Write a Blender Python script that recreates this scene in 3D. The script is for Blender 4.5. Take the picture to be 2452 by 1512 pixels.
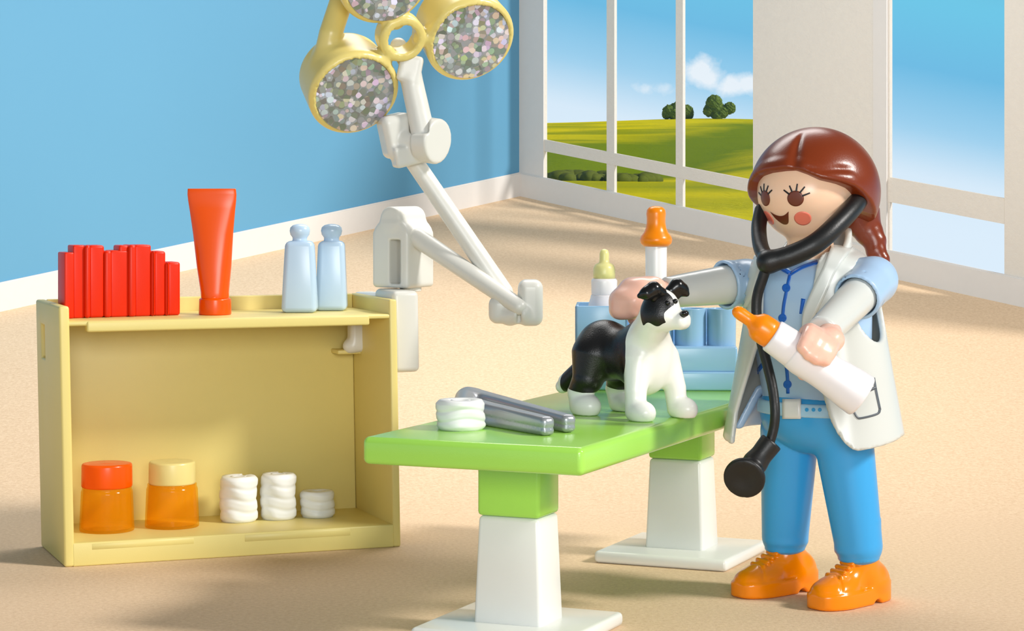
import bpy, bmesh, math, random
import numpy as np
from mathutils import Vector, Matrix

random.seed(7)
rng = np.random.RandomState(7)
for o in list(bpy.data.objects):
    bpy.data.objects.remove(o)
sc = bpy.context.scene
COL = sc.collection

# ------------------------------------------------------------------ camera
F, CX, YH, H = 5500.0, 1226.0, 410.0, 1.5       # focal length in px, principal point, eye height
cam_d = bpy.data.cameras.new('camera')
cam = bpy.data.objects.new('camera', cam_d)
COL.objects.link(cam)
cam.location = (0, 0, H)
cam.rotation_euler = (math.pi / 2, 0, 0)
cam_d.sensor_width = 36.0
cam_d.lens = 36.0 * F / 2452.0
cam_d.shift_y = -(756.0 - YH) / 2452.0
cam_d.clip_end = 3000
sc.camera = cam

# ------------------------------------------------------------------ view
sc.view_settings.view_transform = 'Standard'
sc.view_settings.look = 'None'
sc.view_settings.gamma = 1
sc.view_settings.use_curve_mapping = False
sc.view_settings.exposure = 0.0


def lin(c):
    out = []
    for v in c[:3]:
        v = v / 255.0
        out.append(v / 12.92 if v <= 0.04045 else ((v + 0.055) / 1.055) ** 2.4)
    return (out[0], out[1], out[2], 1.0)


# ------------------------------------------------------------------ sky
world = bpy.data.worlds.new('sky')
sc.world = world
world.use_nodes = True
wt = world.node_tree
wt.nodes.clear()


def wn(kind, **kw):
    n = wt.nodes.new(kind)
    for k, v in kw.items():
        setattr(n, k, v)
    return n


def wmath(op, a, b=None, c=None):
    n = wn('ShaderNodeMath', operation=op)
    for i, v in enumerate((a, b, c)):
        if v is None:
            continue
        if isinstance(v, (int, float)):
            n.inputs[i].default_value = v
        else:
            wt.links.new(v, n.inputs[i])
    return n.outputs[0]


tc = wn('ShaderNodeTexCoord')
sep = wn('ShaderNodeSeparateXYZ')
wt.links.new(tc.outputs['Generated'], sep.inputs[0])
dx, dy, dz = sep.outputs
az = wmath('DIVIDE', dx, wmath('MAXIMUM', dy, 0.05))
ev = wmath('DIVIDE', dz, wmath('MAXIMUM', dy, 0.05))
azc = wmath('MINIMUM', wmath('MAXIMUM', wmath('SUBTRACT', az, 0.06), -0.1), 0.2)
t = wmath('ADD', dz, wmath('MULTIPLY', azc, 0.2))
tt = wmath('MULTIPLY_ADD', t, 1.0, 0.1)
ramp = wn('ShaderNodeValToRGB')
wt.links.new(tt, ramp.inputs[0])
stops = [(0.0, (226, 240, 252)), (0.1, (223, 240, 254)), (0.122, (218, 237, 252)), (0.142, (160, 210, 240)),
         (0.168, (112, 189, 229)), (0.198, (112, 201, 233)), (0.34, (104, 110, 116)), (1.0, (104, 107, 110))]
el = ramp.color_ramp.elements
el[0].position, el[0].color = stops[0][0], lin(stops[0][1])
el[1].position, el[1].color = stops[-1][0], lin(stops[-1][1])
for p_, c_ in stops[1:-1]:
    e_ = el.new(p_)
    e_.color = lin(c_)
# a soft cumulus cloud low over the hills
cv = wn('ShaderNodeCombineXYZ')
wt.links.new(az, cv.inputs[0]); wt.links.new(ev, cv.inputs[1])
nz = wn('ShaderNodeTexNoise')
nz.inputs['Scale'].default_value = 62; nz.inputs['Detail'].default_value = 9; nz.inputs['Roughness'].default_value = 0.58
wt.links.new(cv.outputs[0], nz.inputs['Vector'])


def blob(u, v, su_, sv_):
    a = wmath('POWER', wmath('DIVIDE', wmath('SUBTRACT', az, u), su_), 2.0)
    b = wmath('POWER', wmath('DIVIDE', wmath('SUBTRACT', ev, v), sv_), 2.0)
    return wmath('POWER', 2.718, wmath('MULTIPLY', wmath('ADD', a, b), -1.0))


mask = wmath('MAXIMUM', blob(0.0845, 0.0435, 0.0105, 0.0105), wmath('MAXIMUM', wmath('MULTIPLY', blob(0.100, 0.0375, 0.016, 0.007), 0.9), wmath('MULTIPLY', blob(0.066, 0.0365, 0.018, 0.0052), 0.72)))
cl = wmath('MULTIPLY', wmath('SUBTRACT', wmath('ADD', nz.outputs['Fac'], wmath('MULTIPLY', mask, 0.62)), 0.78), 3.2)
cl = wmath('MINIMUM', wmath('MAXIMUM', cl, 0.0), 0.85)
mixc = wn('ShaderNodeMix', data_type='RGBA')
wt.links.new(cl, mixc.inputs[0])
wt.links.new(ramp.outputs[0], mixc.inputs[6])
mixc.inputs[7].default_value = lin((246, 250, 254))
bg = wn('ShaderNodeBackground')
bg.inputs['Strength'].default_value = 1.0
wt.links.new(mixc.outputs[2], bg.inputs[0])
wo = wn('ShaderNodeOutputWorld')
wt.links.new(bg.outputs[0], wo.inputs[0])

# ------------------------------------------------------------------ lights


def look(o, to):
    o.rotation_euler = (Vector(to) - o.location).to_track_quat('-Z', 'Y').to_euler()


def light(name, kind, loc, to, energy, color=(1, 1, 1), **kw):
    d = bpy.data.lights.new(name, kind)
    d.energy = energy
    d.color = color
    for k, v in kw.items():
        setattr(d, k, v)
    o = bpy.data.objects.new(name, d)
    COL.objects.link(o)
    o.location = loc
    look(o, to)
    return o


SUN_DIR = Vector((0.80, -0.32, 0.60))
sun = light('sun', 'SUN', Vector((0.5, 8, 0)) + SUN_DIR * 20, (0.5, 8, 0), 3.0, (1.0, 0.965, 0.92), angle=math.radians(9))
pool = light('added_pool_light', 'AREA', (0.3, 11.2, 4.4), (0.2, 11.8, 0.3), 160, (1.0, 0.98, 0.95), shape='RECTANGLE', size=3.2, size_y=2.2)  # added light with no visible source, brightens the middle of the floor
fill = light('added_front_fill', 'AREA', (0.8, -1.2, 2.6), (0.1, 8.6, 0.7), 380, (1.0, 0.99, 0.97), shape='RECTANGLE', size=3.4, size_y=2.2)  # added fill behind the camera, lifts the front faces; no lamp in the room

# ------------------------------------------------------------------ helpers


def P(px, py, d):
    return np.array([(px - CX) * d / F, d, H - (py - YH) * d / F])


def rot2(a):
    c, s = math.cos(a), math.sin(a)
    return np.array([[c, -s], [s, c]])


class MatB:
    def __init__(self, name):
        self.m = bpy.data.materials.new(name)
        self.m.use_nodes = True
        self.t = self.m.node_tree
        self.b = self.t.nodes['Principled BSDF']
        self.out = self.t.nodes['Material Output']

    def n(self, kind, **kw):
        n = self.t.nodes.new(kind)
        for k, v in kw.items():
            setattr(n, k, v)
        return n

    def link(self, a, b):
        self.t.links.new(a, b)

    def math(self, op, a, b=None):
        n = self.n('ShaderNodeMath', operation=op)
        for i, v in enumerate((a, b)):
            if v is None:
                continue
            if isinstance(v, (int, float)):
                n.inputs[i].default_value = v
            else:
                self.link(v, n.inputs[i])
        return n.outputs[0]

    def mix(self, fac, a, b):
        n = self.n('ShaderNodeMix', data_type='RGBA')
        for sock, v in ((n.inputs[0], fac), (n.inputs[6], a), (n.inputs[7], b)):
            if isinstance(v, (int, float)):
                sock.default_value = v
            elif isinstance(v, tuple):
                sock.default_value = v
            else:
                self.link(v, sock)
        return n.outputs[2]

    def noise(self, scale, detail=4, rough=0.5, vec=None):
        n = self.n('ShaderNodeTexNoise')
        n.inputs['Scale'].default_value = scale
        n.inputs['Detail'].default_value = detail
        n.inputs['Roughness'].default_value = rough
        if vec is None:
            vec = self.n('ShaderNodeTexCoord').outputs['Object']
        self.link(vec, n.inputs['Vector'])
        return n.outputs['Fac']

    def bump(self, h, strength, dist):
        n = self.n('ShaderNodeBump')
        n.inputs['Strength'].default_value = strength
        n.inputs['Distance'].default_value = dist
        self.link(h, n.inputs['Height'])
        self.link(n.outputs[0], self.b.inputs['Normal'])


def plastic(name, rgb, rough=0.3, spec=0.5, sss=0.0, sss_col=None, grain=0.0, grain_scale=260, var=0.03):
    M = MatB(name)
    c = lin(rgb)
    c2 = tuple(min(1, v * (1 - var)) for v in c[:3]) + (1,)
    f = M.noise(9, 3)
    M.link(M.mix(f, c, c2), M.b.inputs['Base Color'])
    M.b.inputs['Roughness'].default_value = rough
    M.b.inputs['Specular IOR Level'].default_value = spec
    if sss:
        M.b.inputs['Subsurface Weight'].default_value = sss
        M.b.inputs['Subsurface Radius'].default_value = sss_col or (1, 0.6, 0.4)
        M.b.inputs['Subsurface Scale'].default_value = 0.03
    if grain:
        M.bump(M.noise(grain_scale, 3, 0.6), grain, 0.004)
    return M.m


def two_tone(name, rgb0, rgb1, rough0, rough1, grain1=0.0):
    """colour switches where the point attribute 'mark' is above zero"""
    M = MatB(name)
    a = M.n('ShaderNodeAttribute', attribute_name='mark')
    f = M.math('GREATER_THAN', a.outputs['Fac'], 0.0)
    M.link(M.mix(f, lin(rgb0), lin(rgb1)), M.b.inputs['Base Color'])
    r = M.math('ADD', M.math('MULTIPLY', f, rough1 - rough0), rough0)
    M.link(r, M.b.inputs['Roughness'])
    if grain1:
        h = M.math('MULTIPLY', M.noise(230, 3, 0.6), f)
        M.bump(h, grain1, 0.004)
    return M.m


def new_mesh(name, verts, faces, mat, parent=None, origin=(0, 0, 0), smooth=True, label=None):
    me = bpy.data.meshes.new(name)
    v = np.asarray(verts, float) - np.asarray(origin, float)
    me.from_pydata(v.tolist(), [], [tuple(int(i) for i in f) for f in faces])
    me.update()
    if smooth:
        me.polygons.foreach_set('use_smooth', [True] * len(me.polygons))
    me.materials.append(mat)
    o = bpy.data.objects.new(name, me)
    COL.objects.link(o)
    if parent is not None:
        o.parent = parent
    else:
        o.location = origin
    if label:
        o['label'] = label
    return o


class Thing:
    """an Empty at the thing's base; parts are given in world coordinates"""

    def __init__(self, name, label, cat, loc, group=None):
        self.e = bpy.data.objects.new(name, None)
        self.e.empty_display_size = 0.05
        self.loc = np.asarray(loc, float)
        self.e.location = self.loc
        COL.objects.link(self.e)
        self.e['label'] = label
        self.e['category'] = cat
        if group:
            self.e['group'] = group

    def part(self, name, vf, mat, parent=None, smooth=True, label=None):
        return new_mesh(name, vf[0], vf[1], mat, parent or self.e, self.loc, smooth, label)


def structure(name, vf, mat, smooth=False):
    o = new_mesh(name, vf[0], vf[1], mat, None, (0, 0, 0), smooth)
    o['kind'] = 'structure'
    return o


def join(*vfs):
    V, Fs, n = [], [], 0
    for v, f in vfs:
        V.append(np.asarray(v, float))
        Fs += [tuple(i + n for i in q) for q in f]
        n += len(v)
    return np.vstack(V), Fs


def bm_out(bm, fn=None):
    bm.verts.ensure_lookup_table()
    bm.normal_update()
    v = np.array([tuple(x.co) for x in bm.verts])
    f = [tuple(x.index for x in q.verts) for q in bm.faces]
    bm.free()
    if fn is not None:
        v = fn(v)
    return v, f


def rbox(x0, x1, y0, y1, z0, z1, r=0.01, seg=3, fn=None, taper=None):
    """rounded box; taper(v) edits the corners before rounding"""
    bm = bmesh.new()
    bmesh.ops.create_cube(bm, size=1)
    for v in bm.verts:
        v.co = Vector(((x0 + x1) / 2 + v.co.x * (x1 - x0), (y0 + y1) / 2 + v.co.y * (y1 - y0), (z0 + z1) / 2 + v.co.z * (z1 - z0)))
        if taper:
            v.co = Vector(taper(v.co))
    if r > 0:
        bmesh.ops.bevel(bm, geom=list(bm.edges), offset=r, segments=seg, profile=0.5, affect='EDGES')
    return bm_out(bm, fn)


def lathe(profile, center, axis=(0, 0, 1), n=48, sx=1.0, sy=1.0, ref=None, wob=None):
    """profile: (radius, height) along axis, from bottom to top"""
    a = np.asarray(axis, float); a /= np.linalg.norm(a)
    u = np.asarray(ref, float) if ref is not None else (np.array([1.0, 0, 0]) if abs(a[0]) < 0.9 else np.array([0, 1.0, 0]))
    u = u - a * (u @ a); u /= np.linalg.norm(u)
    w = np.cross(a, u)
    c = np.asarray(center, float)
    V, Fs = [], []
    rings = []
    for (r, h) in profile:
        if r < 1e-6:
            rings.append([len(V)]); V.append(c + a * h)
        else:
            ring = []
            for k in range(n):
                th = 2 * math.pi * k / n
                rr = r if wob is None else r + wob(th, h)
                ring.append(len(V))
                V.append(c + a * h + u * rr * sx * math.cos(th) + w * rr * sy * math.sin(th))
            rings.append(ring)
    for A, B in zip(rings[:-1], rings[1:]):
        if len(A) == 1 and len(B) == 1:
            continue
        for k in range(n):
            k2 = (k + 1) % n
            if len(A) == 1:
                Fs.append((A[0], B[k2], B[k]))
            elif len(B) == 1:
                Fs.append((A[k], A[k2], B[0]))
            else:
                Fs.append((A[k], A[k2], B[k2], B[k]))
    return np.array(V), Fs


def arc_prof(pts, r=0.006, seg=3):
    """round the inner corners of a lathe profile"""
    out = [pts[0]]
    for i in range(1, len(pts) - 1):
        p0, p1, p2 = (np.array(pts[i - 1]), np.array(pts[i]), np.array(pts[i + 1]))
        l0, l2 = np.linalg.norm(p0 - p1), np.linalg.norm(p2 - p1)
        rr = min(r, l0 * 0.45, l2 * 0.45)
        a = p1 + (p0 - p1) / max(l0, 1e-9) * rr
        b = p1 + (p2 - p1) / max(l2, 1e-9) * rr
        for k in range(seg + 1):
            s = k / seg
            out.append(tuple((1 - s) ** 2 * a + 2 * s * (1 - s) * p1 + s * s * b))
    out.append(pts[-1])
    return out


def cells(us, ws, keep, t0, t1, fn):
    """slab of grid cells (u,w) between t0 and t1, cells with keep(i,j) False are holes"""
    V, idx, Fs = [], {}, []

    def vid(i, j, s):
        k = (i, j, s)
        if k not in idx:
            idx[k] = len(V)
            V.append((us[i], (t0, t1)[s], ws[j]))
        return idx[k]
    nu, nw = len(us) - 1, len(ws) - 1
    K = lambda i, j: 0 <= i < nu and 0 <= j < nw and keep(i, j)
    for i in range(nu):
        for j in range(nw):
            if not K(i, j):
                continue
            Fs.append((vid(i, j, 0), vid(i + 1, j, 0), vid(i + 1, j + 1, 0), vid(i, j + 1, 0)))
            Fs.append((vid(i, j, 1), vid(i, j + 1, 1), vid(i + 1, j + 1, 1), vid(i + 1, j, 1)))
            for (di, dj, a, b) in ((-1, 0, (i, j), (i, j + 1)), (1, 0, (i + 1, j + 1), (i + 1, j)), (0, -1, (i + 1, j), (i, j)), (0, 1, (i, j + 1), (i + 1, j + 1))):
                if not K(i + di, j + dj):
                    Fs.append((vid(*a, 0), vid(*b, 0), vid(*b, 1), vid(*a, 1)))
    return fn(np.array(V, float)), Fs


# ---- signed distance shapes, all on (N,3) arrays
def S_sph(p, c, r):
    return np.linalg.norm(p - np.asarray(c), axis=1) - r


def S_cap(p, a, b, ra, rb=None):
    a = np.asarray(a, float); b = np.asarray(b, float)
    rb = ra if rb is None else rb
    ab = b - a
    h = np.clip(((p - a) @ ab) / max(ab @ ab, 1e-12), 0, 1)
    return np.linalg.norm(p - a - h[:, None] * ab, axis=1) - (ra + (rb - ra) * h)


def S_ell(p, c, R, M=None):
    q = p - np.asarray(c)
    if M is not None:
        q = q @ np.asarray(M).T
    R = np.asarray(R, float)
    k0 = np.linalg.norm(q / R, axis=1)
    k1 = np.linalg.norm(q / (R * R), axis=1)
    return k0 * (k0 - 1) / np.maximum(k1, 1e-6)


def S_box(p, c, half, r, M=None):
    q = p - np.asarray(c)
    if M is not None:
        q = q @ np.asarray(M).T
    q = np.abs(q) - (np.asarray(half) - r)
    return np.linalg.norm(np.maximum(q, 0), axis=1) + np.minimum(q.max(axis=1), 0) - r


def S_cyl(p, a, b, ra, rb=None, rnd=0.005):
    a = np.asarray(a, float); b = np.asarray(b, float)
    rb = ra if rb is None else rb
    L = np.linalg.norm(b - a); u = (b - a) / L
    h = (p - a) @ u
    rad = np.linalg.norm(p - a - h[:, None] * u, axis=1)
    rr = ra + (rb - ra) * np.clip(h / L, 0, 1)
    q0 = rad - rr + rnd
    q1 = np.abs(h - L / 2) - L / 2 + rnd
    return np.sqrt(np.maximum(q0, 0) ** 2 + np.maximum(q1, 0) ** 2) + np.minimum(np.maximum(q0, q1), 0) - rnd


def S_tor(p, c, n, R, r):
    n = np.asarray(n, float); n = n / np.linalg.norm(n)
    q = p - np.asarray(c)
    h = q @ n
    rad = np.linalg.norm(q - h[:, None] * n, axis=1)
    return np.sqrt((rad - R) ** 2 + h ** 2) - r


def su(a, b, k):
    h = np.clip(0.5 + 0.5 * (b - a) / k, 0, 1)
    return b + (a - b) * h - k * h * (1 - h)


def smx(a, b, k):
    return -su(-a, -b, k)


def S_tube(p, pts, rad, k=0.0):
    d = None
    for i in range(len(pts) - 1):
        c = S_cap(p, pts[i], pts[i + 1], rad[i], rad[i + 1])
        d = c if d is None else (np.minimum(d, c) if k == 0 else su(d, c, k))
    return d


def spline(pts, n=8):
    """Catmull-Rom through the points (any dimension)"""
    pts = [np.asarray(q, float) for q in pts]
    pts = [2 * pts[0] - pts[1]] + pts + [2 * pts[-1] - pts[-2]]
    out = []
    for i in range(1, len(pts) - 2):
        p0, p1, p2, p3 = pts[i - 1:i + 3]
        for k in range(n):
            t_ = k / n
            out.append(0.5 * (2 * p1 + (p2 - p0) * t_ + (2 * p0 - 5 * p1 + 4 * p2 - p3) * t_ ** 2 + (3 * p1 - p0 - 3 * p2 + p3) * t_ ** 3))
    out.append(pts[-2])
    return out


def sstep(x, a, b):
    t_ = np.clip((x - a) / (b - a), 0, 1)
    return t_ * t_ * (3 - 2 * t_)


def grad(fn, p, e):
    g = np.zeros_like(p)
    for i in range(3):
        d = np.zeros(3); d[i] = e
        g[:, i] = (fn(p + d) - fn(p - d)) / (2 * e)
    return g


def sdf_mesh(fn, lo, hi, h, newton=3):
    """surface net of the zero level of fn"""
    lo = np.asarray(lo, float) - 2 * h
    hi = np.asarray(hi, float) + 2 * h
    B = 12
    nb = np.ceil((hi - lo) / (h * B)).astype(int)
    n = nb * B
    V = np.empty(n, np.float32)
    bi = np.stack(np.meshgrid(*[np.arange(k) for k in nb], indexing='ij'), -1).reshape(-1, 3)
    cen = lo + (bi * B + (B - 1) / 2) * h
    dcn = fn(cen)
    need = np.abs(dcn) < (B * h * 0.87) * 1.7 + 2 * h
    loc = np.stack(np.meshgrid(*[np.arange(B)] * 3, indexing='ij'), -1).reshape(-1, 3)
    for q in np.where(~need)[0]:
        i, j, k = bi[q] * B
        V[i:i + B, j:j + B, k:k + B] = 10.0 if dcn[q] > 0 else -10.0
    act = np.where(need)[0]
    step = 250
    for s in range(0, len(act), step):
        ids = act[s:s + step]
        pts = (lo + (bi[ids][:, None, :] * B + loc[None]) * h).reshape(-1, 3)
        val = fn(pts).reshape(len(ids), B, B, B)
        for q, vv in zip(ids, val):
            i, j, k = bi[q] * B
            V[i:i + B, j:j + B, k:k + B] = vv
    ins = V < 0
    offs = [(a, b, c) for a in (0, 1) for b in (0, 1) for c in (0, 1)]
    cnt = np.zeros(n - 1, np.int8)
    for a, b, c in offs:
        cnt += ins[a:n[0] - 1 + a, b:n[1] - 1 + b, c:n[2] - 1 + c]
    ac = np.argwhere((cnt > 0) & (cnt < 8))
    idx = -np.ones(n - 1, np.int64)
    idx[ac[:, 0], ac[:, 1], ac[:, 2]] = np.arange(len(ac))
    cv_ = np.stack([V[ac[:, 0] + a, ac[:, 1] + b, ac[:, 2] + c] for a, b, c in offs], 1).astype(float)
    pos = np.zeros((len(ac), 3)); num = np.zeros(len(ac))
    O_ = np.array(offs, float)
    for x in range(8):
        for y in range(x + 1, 8):
            if np.abs(O_[x] - O_[y]).sum() != 1:
                continue
            va, vb = cv_[:, x], cv_[:, y]
            m = (va < 0) != (vb < 0)
            t_ = np.where(m, va / np.where(m, va - vb, 1), 0)
            pos += np.where(m[:, None], O_[x] + t_[:, None] * (O_[y] - O_[x]), 0)
            num += m
    pts = lo + (ac + pos / num[:, None]) * h
    faces = []
    for ax in range(3):
        A = [slice(None)] * 3; Bs = [slice(None)] * 3
        A[ax] = slice(0, n[ax] - 1); Bs[ax] = slice(1, n[ax])
        ch = ins[tuple(A)] != ins[tuple(Bs)]
        e = np.argwhere(ch)
        o1, o2 = (ax + 1) % 3, (ax + 2) % 3
        e = e[(e[:, o1] > 0) & (e[:, o2] > 0) & (e[:, o1] < n[o1] - 1) & (e[:, o2] < n[o2] - 1)]
        q = []
        for d1, d2 in ((0, 0), (1, 0), (1, 1), (0, 1)):
            c = e.copy(); c[:, o1] -= d1; c[:, o2] -= d2
            q.append(idx[c[:, 0], c[:, 1], c[:, 2]])
        q = np.stack(q, 1)
        fl = ins[e[:, 0], e[:, 1], e[:, 2]]
        q[~fl] = q[~fl][:, ::-1]
        faces.append(q)
    faces = np.vstack(faces)
    faces = faces[(faces >= 0).all(1)]
    for _ in range(newton):
        d = fn(pts)
        g = grad(fn, pts, h * 0.3)
        st = d[:, None] * g / np.maximum((g * g).sum(1), 0.05)[:, None]
        l = np.linalg.norm(st, axis=1)
        st *= np.minimum(1, h * 0.6 / np.maximum(l, 1e-9))[:, None]
        pts = pts - st
    return pts, faces.tolist()


def mark(o, vals):
    at = o.data.attributes.new('mark', 'FLOAT', 'POINT')
    at.data.foreach_set('value', np.asarray(vals, np.float32))


def cast(fn, px, d0, back=0.6, it=90):
    """where the sight line through picture points meets the surface fn (world coordinates)"""
    px = np.asarray(px, float)
    dr = np.stack([(px[:, 0] - CX) / F, np.ones(len(px)), -(px[:, 1] - YH) / F], 1)
    nl = np.linalg.norm(dr, axis=1)
    s = np.full(len(px), d0 - back)
    o = np.array([0, 0, H])
    for _ in range(it):
        d = fn(o + dr * s[:, None])
        s = s + np.clip(d * 0.8 / nl, -0.05, 0.05)
        s = np.minimum(s, d0 + back)
    return o + dr * s[:, None]


def slab(fn, grid, d0, out=0.003, inn=-0.004, back=0.6):
    """thin raised patch lying on surface fn; grid is (m,n,2) picture points"""
    g = np.asarray(grid, float)
    m, n = g.shape[:2]
    p = cast(fn, g.reshape(-1, 2), d0, back)
    nn = grad(fn, p, 0.004)
    nn /= np.maximum(np.linalg.norm(nn, axis=1), 1e-6)[:, None]
    top, bot = p + nn * out, p + nn * inn
    V = np.vstack([top, bot])
    Fs, N = [], m * n
    for i in range(m - 1):
        for j in range(n - 1):
            a, b, c, d = i * n + j, i * n + j + 1, (i + 1) * n + j + 1, (i + 1) * n + j
            Fs.append((a, b, c, d)); Fs.append((a + N, d + N, c + N, b + N))
    rim = [i for i in range(n)] + [i * n + n - 1 for i in range(1, m)] + [(m - 1) * n + j for j in range(n - 2, -1, -1)] + [i * n for i in range(m - 2, 0, -1)]
    for a, b in zip(rim, rim[1:] + rim[:1]):
        Fs.append((b, a, a + N, b + N))
    # outward orientation check
    v0 = V[Fs[0][1]] - V[Fs[0][0]]; v1 = V[Fs[0][3]] - V[Fs[0][0]]
    if np.cross(v0, v1) @ nn[0] < 0:
        Fs = [f[::-1] for f in Fs]
    return V, Fs


def g_disc(cx, cy, rx, ry, rot=0, m=6, n=40):
    g = np.zeros((m, n + 1, 2))
    c, s = math.cos(rot), math.sin(rot)
    for i in range(m):
        r = max(i / (m - 1), 0.02)
        for k in range(n + 1):
            a = 2 * math.pi * k / n
            x, y = rx * r * math.cos(a), ry * r * math.sin(a)
            g[i, k] = (cx + x * c - y * s, cy + x * s + y * c)
    return g


def g_line(pts, w, n=6):
    c = np.array(spline(pts, n)) if len(pts) > 2 else np.array([np.array(pts[0]) + (np.array(pts[1]) - np.array(pts[0])) * k / 10 for k in range(11)])
    tg = np.gradient(c, axis=0)
    nr = np.stack([-tg[:, 1], tg[:, 0]], 1)
    nr /= np.linalg.norm(nr, axis=1)[:, None]
    ws = np.interp(np.linspace(0, 1, len(c)), np.linspace(0, 1, len(w)), w) if hasattr(w, '__len__') else np.full(len(c), w)
    return np.stack([c + nr * ws[:, None] * s for s in (-0.5, 0, 0.5)], 0)


def g_between(A, B, n=8, m=6):
    a, b = np.array(spline(A, n)), np.array(spline(B, n))
    return np.stack([a + (b - a) * k / (m - 1) for k in range(m)], 0)


# ------------------------------------------------------------------ materials
M_white = plastic('white_plastic', (232, 232, 228), 0.22, sss=0.12, sss_col=(1, 1, 1))
M_green = plastic('green_plastic', (164, 222, 90), 0.14, grain=0.10)
M_cab = plastic('pale_yellow_plastic', (228, 210, 130), 0.42, grain=0.06)
M_lampyel = plastic('lamp_yellow_plastic', (226, 206, 124), 0.3)
M_lampwhite = plastic('lamp_white_plastic', (222, 220, 212), 0.32)
M_red = plastic('red_plastic', (222, 42, 4), 0.36, 0.3)
M_orange = plastic('orange_red_plastic', (238, 84, 0), 0.25, 0.35)
M_bluebottle = plastic('ice_blue_plastic', (186, 210, 232), 0.25)
M_caddy = plastic('sky_blue_plastic', (150, 192, 226), 0.25, sss=0.1, sss_col=(0.5, 0.8, 1))
M_cream = plastic('cream_plastic', (232, 214, 140), 0.3)
M_teatcream = plastic('cream_teat', (226, 220, 150), 0.35, sss=0.3, sss_col=(1, 0.9, 0.4))
M_gauze = plastic('white_gauze_plastic', (236, 236, 232), 0.4, sss=0.15, sss_col=(1, 1, 1))
M_teat = plastic('orange_teat', (250, 140, 0), 0.28, sss=0.2, sss_col=(1, 0.4, 0.05))
M_bottle = plastic('milk_white_plastic', (240, 236, 238), 0.3, sss=0.2, sss_col=(1, 1, 1))
M_black = plastic('black_rubber', (22, 22, 22), 0.42, grain=0.12, grain_scale=160)
M_skin = plastic('skin_plastic', (244, 194, 158), 0.28, sss=0.25, sss_col=(1, 0.5, 0.3))
M_skin2 = two_tone('skin_and_hand_plastic', (250, 206, 172), (248, 194, 172), 0.28, 0.26)
for b_ in [n_ for n_ in M_skin2.node_tree.nodes if n_.type == 'BSDF_PRINCIPLED']:
    b_.inputs['Subsurface Weight'].default_value = 0.25
    b_.inputs['Subsurface Radius'].default_value = (1, 0.5, 0.3)
    b_.inputs['Subsurface Scale'].default_value = 0.03
M_hair = plastic('brown_hair_plastic', (124, 48, 14), 0.3, grain=0.10, grain_scale=150)
M_shirt = plastic('light_blue_plastic', (174, 204, 234), 0.28)
M_coat = plastic('white_coat_plastic', (216, 218, 212), 0.25, sss=0.1, sss_col=(1, 1, 1))
M_trouser = plastic('blue_trouser_plastic', (58, 164, 228), 0.3)
M_shoe = plastic('orange_shoe_plastic', (246, 136, 0), 0.2)
M_belt = plastic('pale_blue_belt', (170, 212, 238), 0.3)
M_print = plastic('blue_print', (20, 100, 200), 0.35)
M_eye = plastic('brown_print', (108, 48, 26), 0.35)
M_lash = plastic('black_print', (24, 20, 22), 0.4)
M_blush = plastic('coral_print', (240, 124, 98), 0.35)
M_grey = plastic('grey_print', (92, 98, 104), 0.35)
M_seam = plastic('dark_gap', (40, 38, 36), 0.6)
M_dognose = plastic('black_gloss', (16, 16, 16), 0.25)

M_ = MatB('grey_metallic_plastic')
M_.b.inputs['Base Color'].default_value = lin((168, 170, 174))
M_.b.inputs['Metallic'].default_value = 0.5
M_.b.inputs['Roughness'].default_value = 0.3
M_.bump(M_.noise(200, 3), 0.06, 0.004)
M_steel = M_.m

M_ = MatB('clear_orange_plastic')
M_.b.inputs['Base Color'].default_value = lin((255, 172, 20))
M_.b.inputs['Roughness'].default_value = 0.12
tr = M_.n('ShaderNodeBsdfTransparent'); tr.inputs[0].default_value = lin((255, 240, 180))
ms = M_.n('ShaderNodeMixShader'); ms.inputs[0].default_value = 0.24
M_.link(tr.outputs[0], ms.inputs[1]); M_.link(M_.b.outputs[0], ms.inputs[2])
M_.link(ms.outputs[0], M_.out.inputs[0])
M_amber = M_.m

M_ = MatB('glitter_foil')
vo = M_.n('ShaderNodeTexVoronoi'); vo.inputs['Scale'].default_value = 42
cd = M_.n('ShaderNodeTexCoord')
M_.link(cd.outputs['Object'], vo.inputs['Vector'])
hs = M_.n('ShaderNodeHueSaturation'); hs.inputs['Saturation'].default_value = 0.34; hs.inputs['Value'].default_value = 1.12
M_.link(vo.outputs['Color'], hs.inputs['Color'])
gm = M_.n('ShaderNodeSeparateColor'); M_.link(vo.outputs['Color'], gm.inputs[0])
dk = M_.mix(M_.math('MULTIPLY', M_.math('GREATER_THAN', gm.outputs[1], 0.84), 0.7), hs.outputs[0], (0.06, 0.07, 0.08, 1))
seq = M_.math('LESS_THAN', vo.outputs['Distance'], 0.6)
lt = M_.mix(M_.math('ADD', M_.math('MULTIPLY', seq, -0.62), 0.92), dk, lin((158, 162, 168)))
M_.link(lt, M_.b.inputs['Base Color'])
M_.b.inputs['Metallic'].default_value = 0.5
M_.link(M_.math('ADD', M_.math('MULTIPLY', gm.outputs[2], 0.25), 0.2), M_.b.inputs['Roughness'])
nm = M_.n('ShaderNodeVectorMath', operation='SUBTRACT'); M_.link(vo.outputs['Color'], nm.inputs[0]); nm.inputs[1].default_value = (0.5, 0.5, 0.5)
sc2 = M_.n('ShaderNodeVectorMath', operation='SCALE'); M_.link(nm.outputs[0], sc2.inputs[0]); sc2.inputs['Scale'].default_value = 0.55
ge = M_.n('ShaderNodeNewGeometry')
ad = M_.n('ShaderNodeVectorMath', operation='ADD'); M_.link(ge.outputs['Normal'], ad.inputs[0]); M_.link(sc2.outputs[0], ad.inputs[1])
no = M_.n('ShaderNodeVectorMath', operation='NORMALIZE'); M_.link(ad.outputs[0], no.inputs[0])
M_.link(no.outputs[0], M_.b.inputs['Normal'])
M_glitter = M_.m

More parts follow.
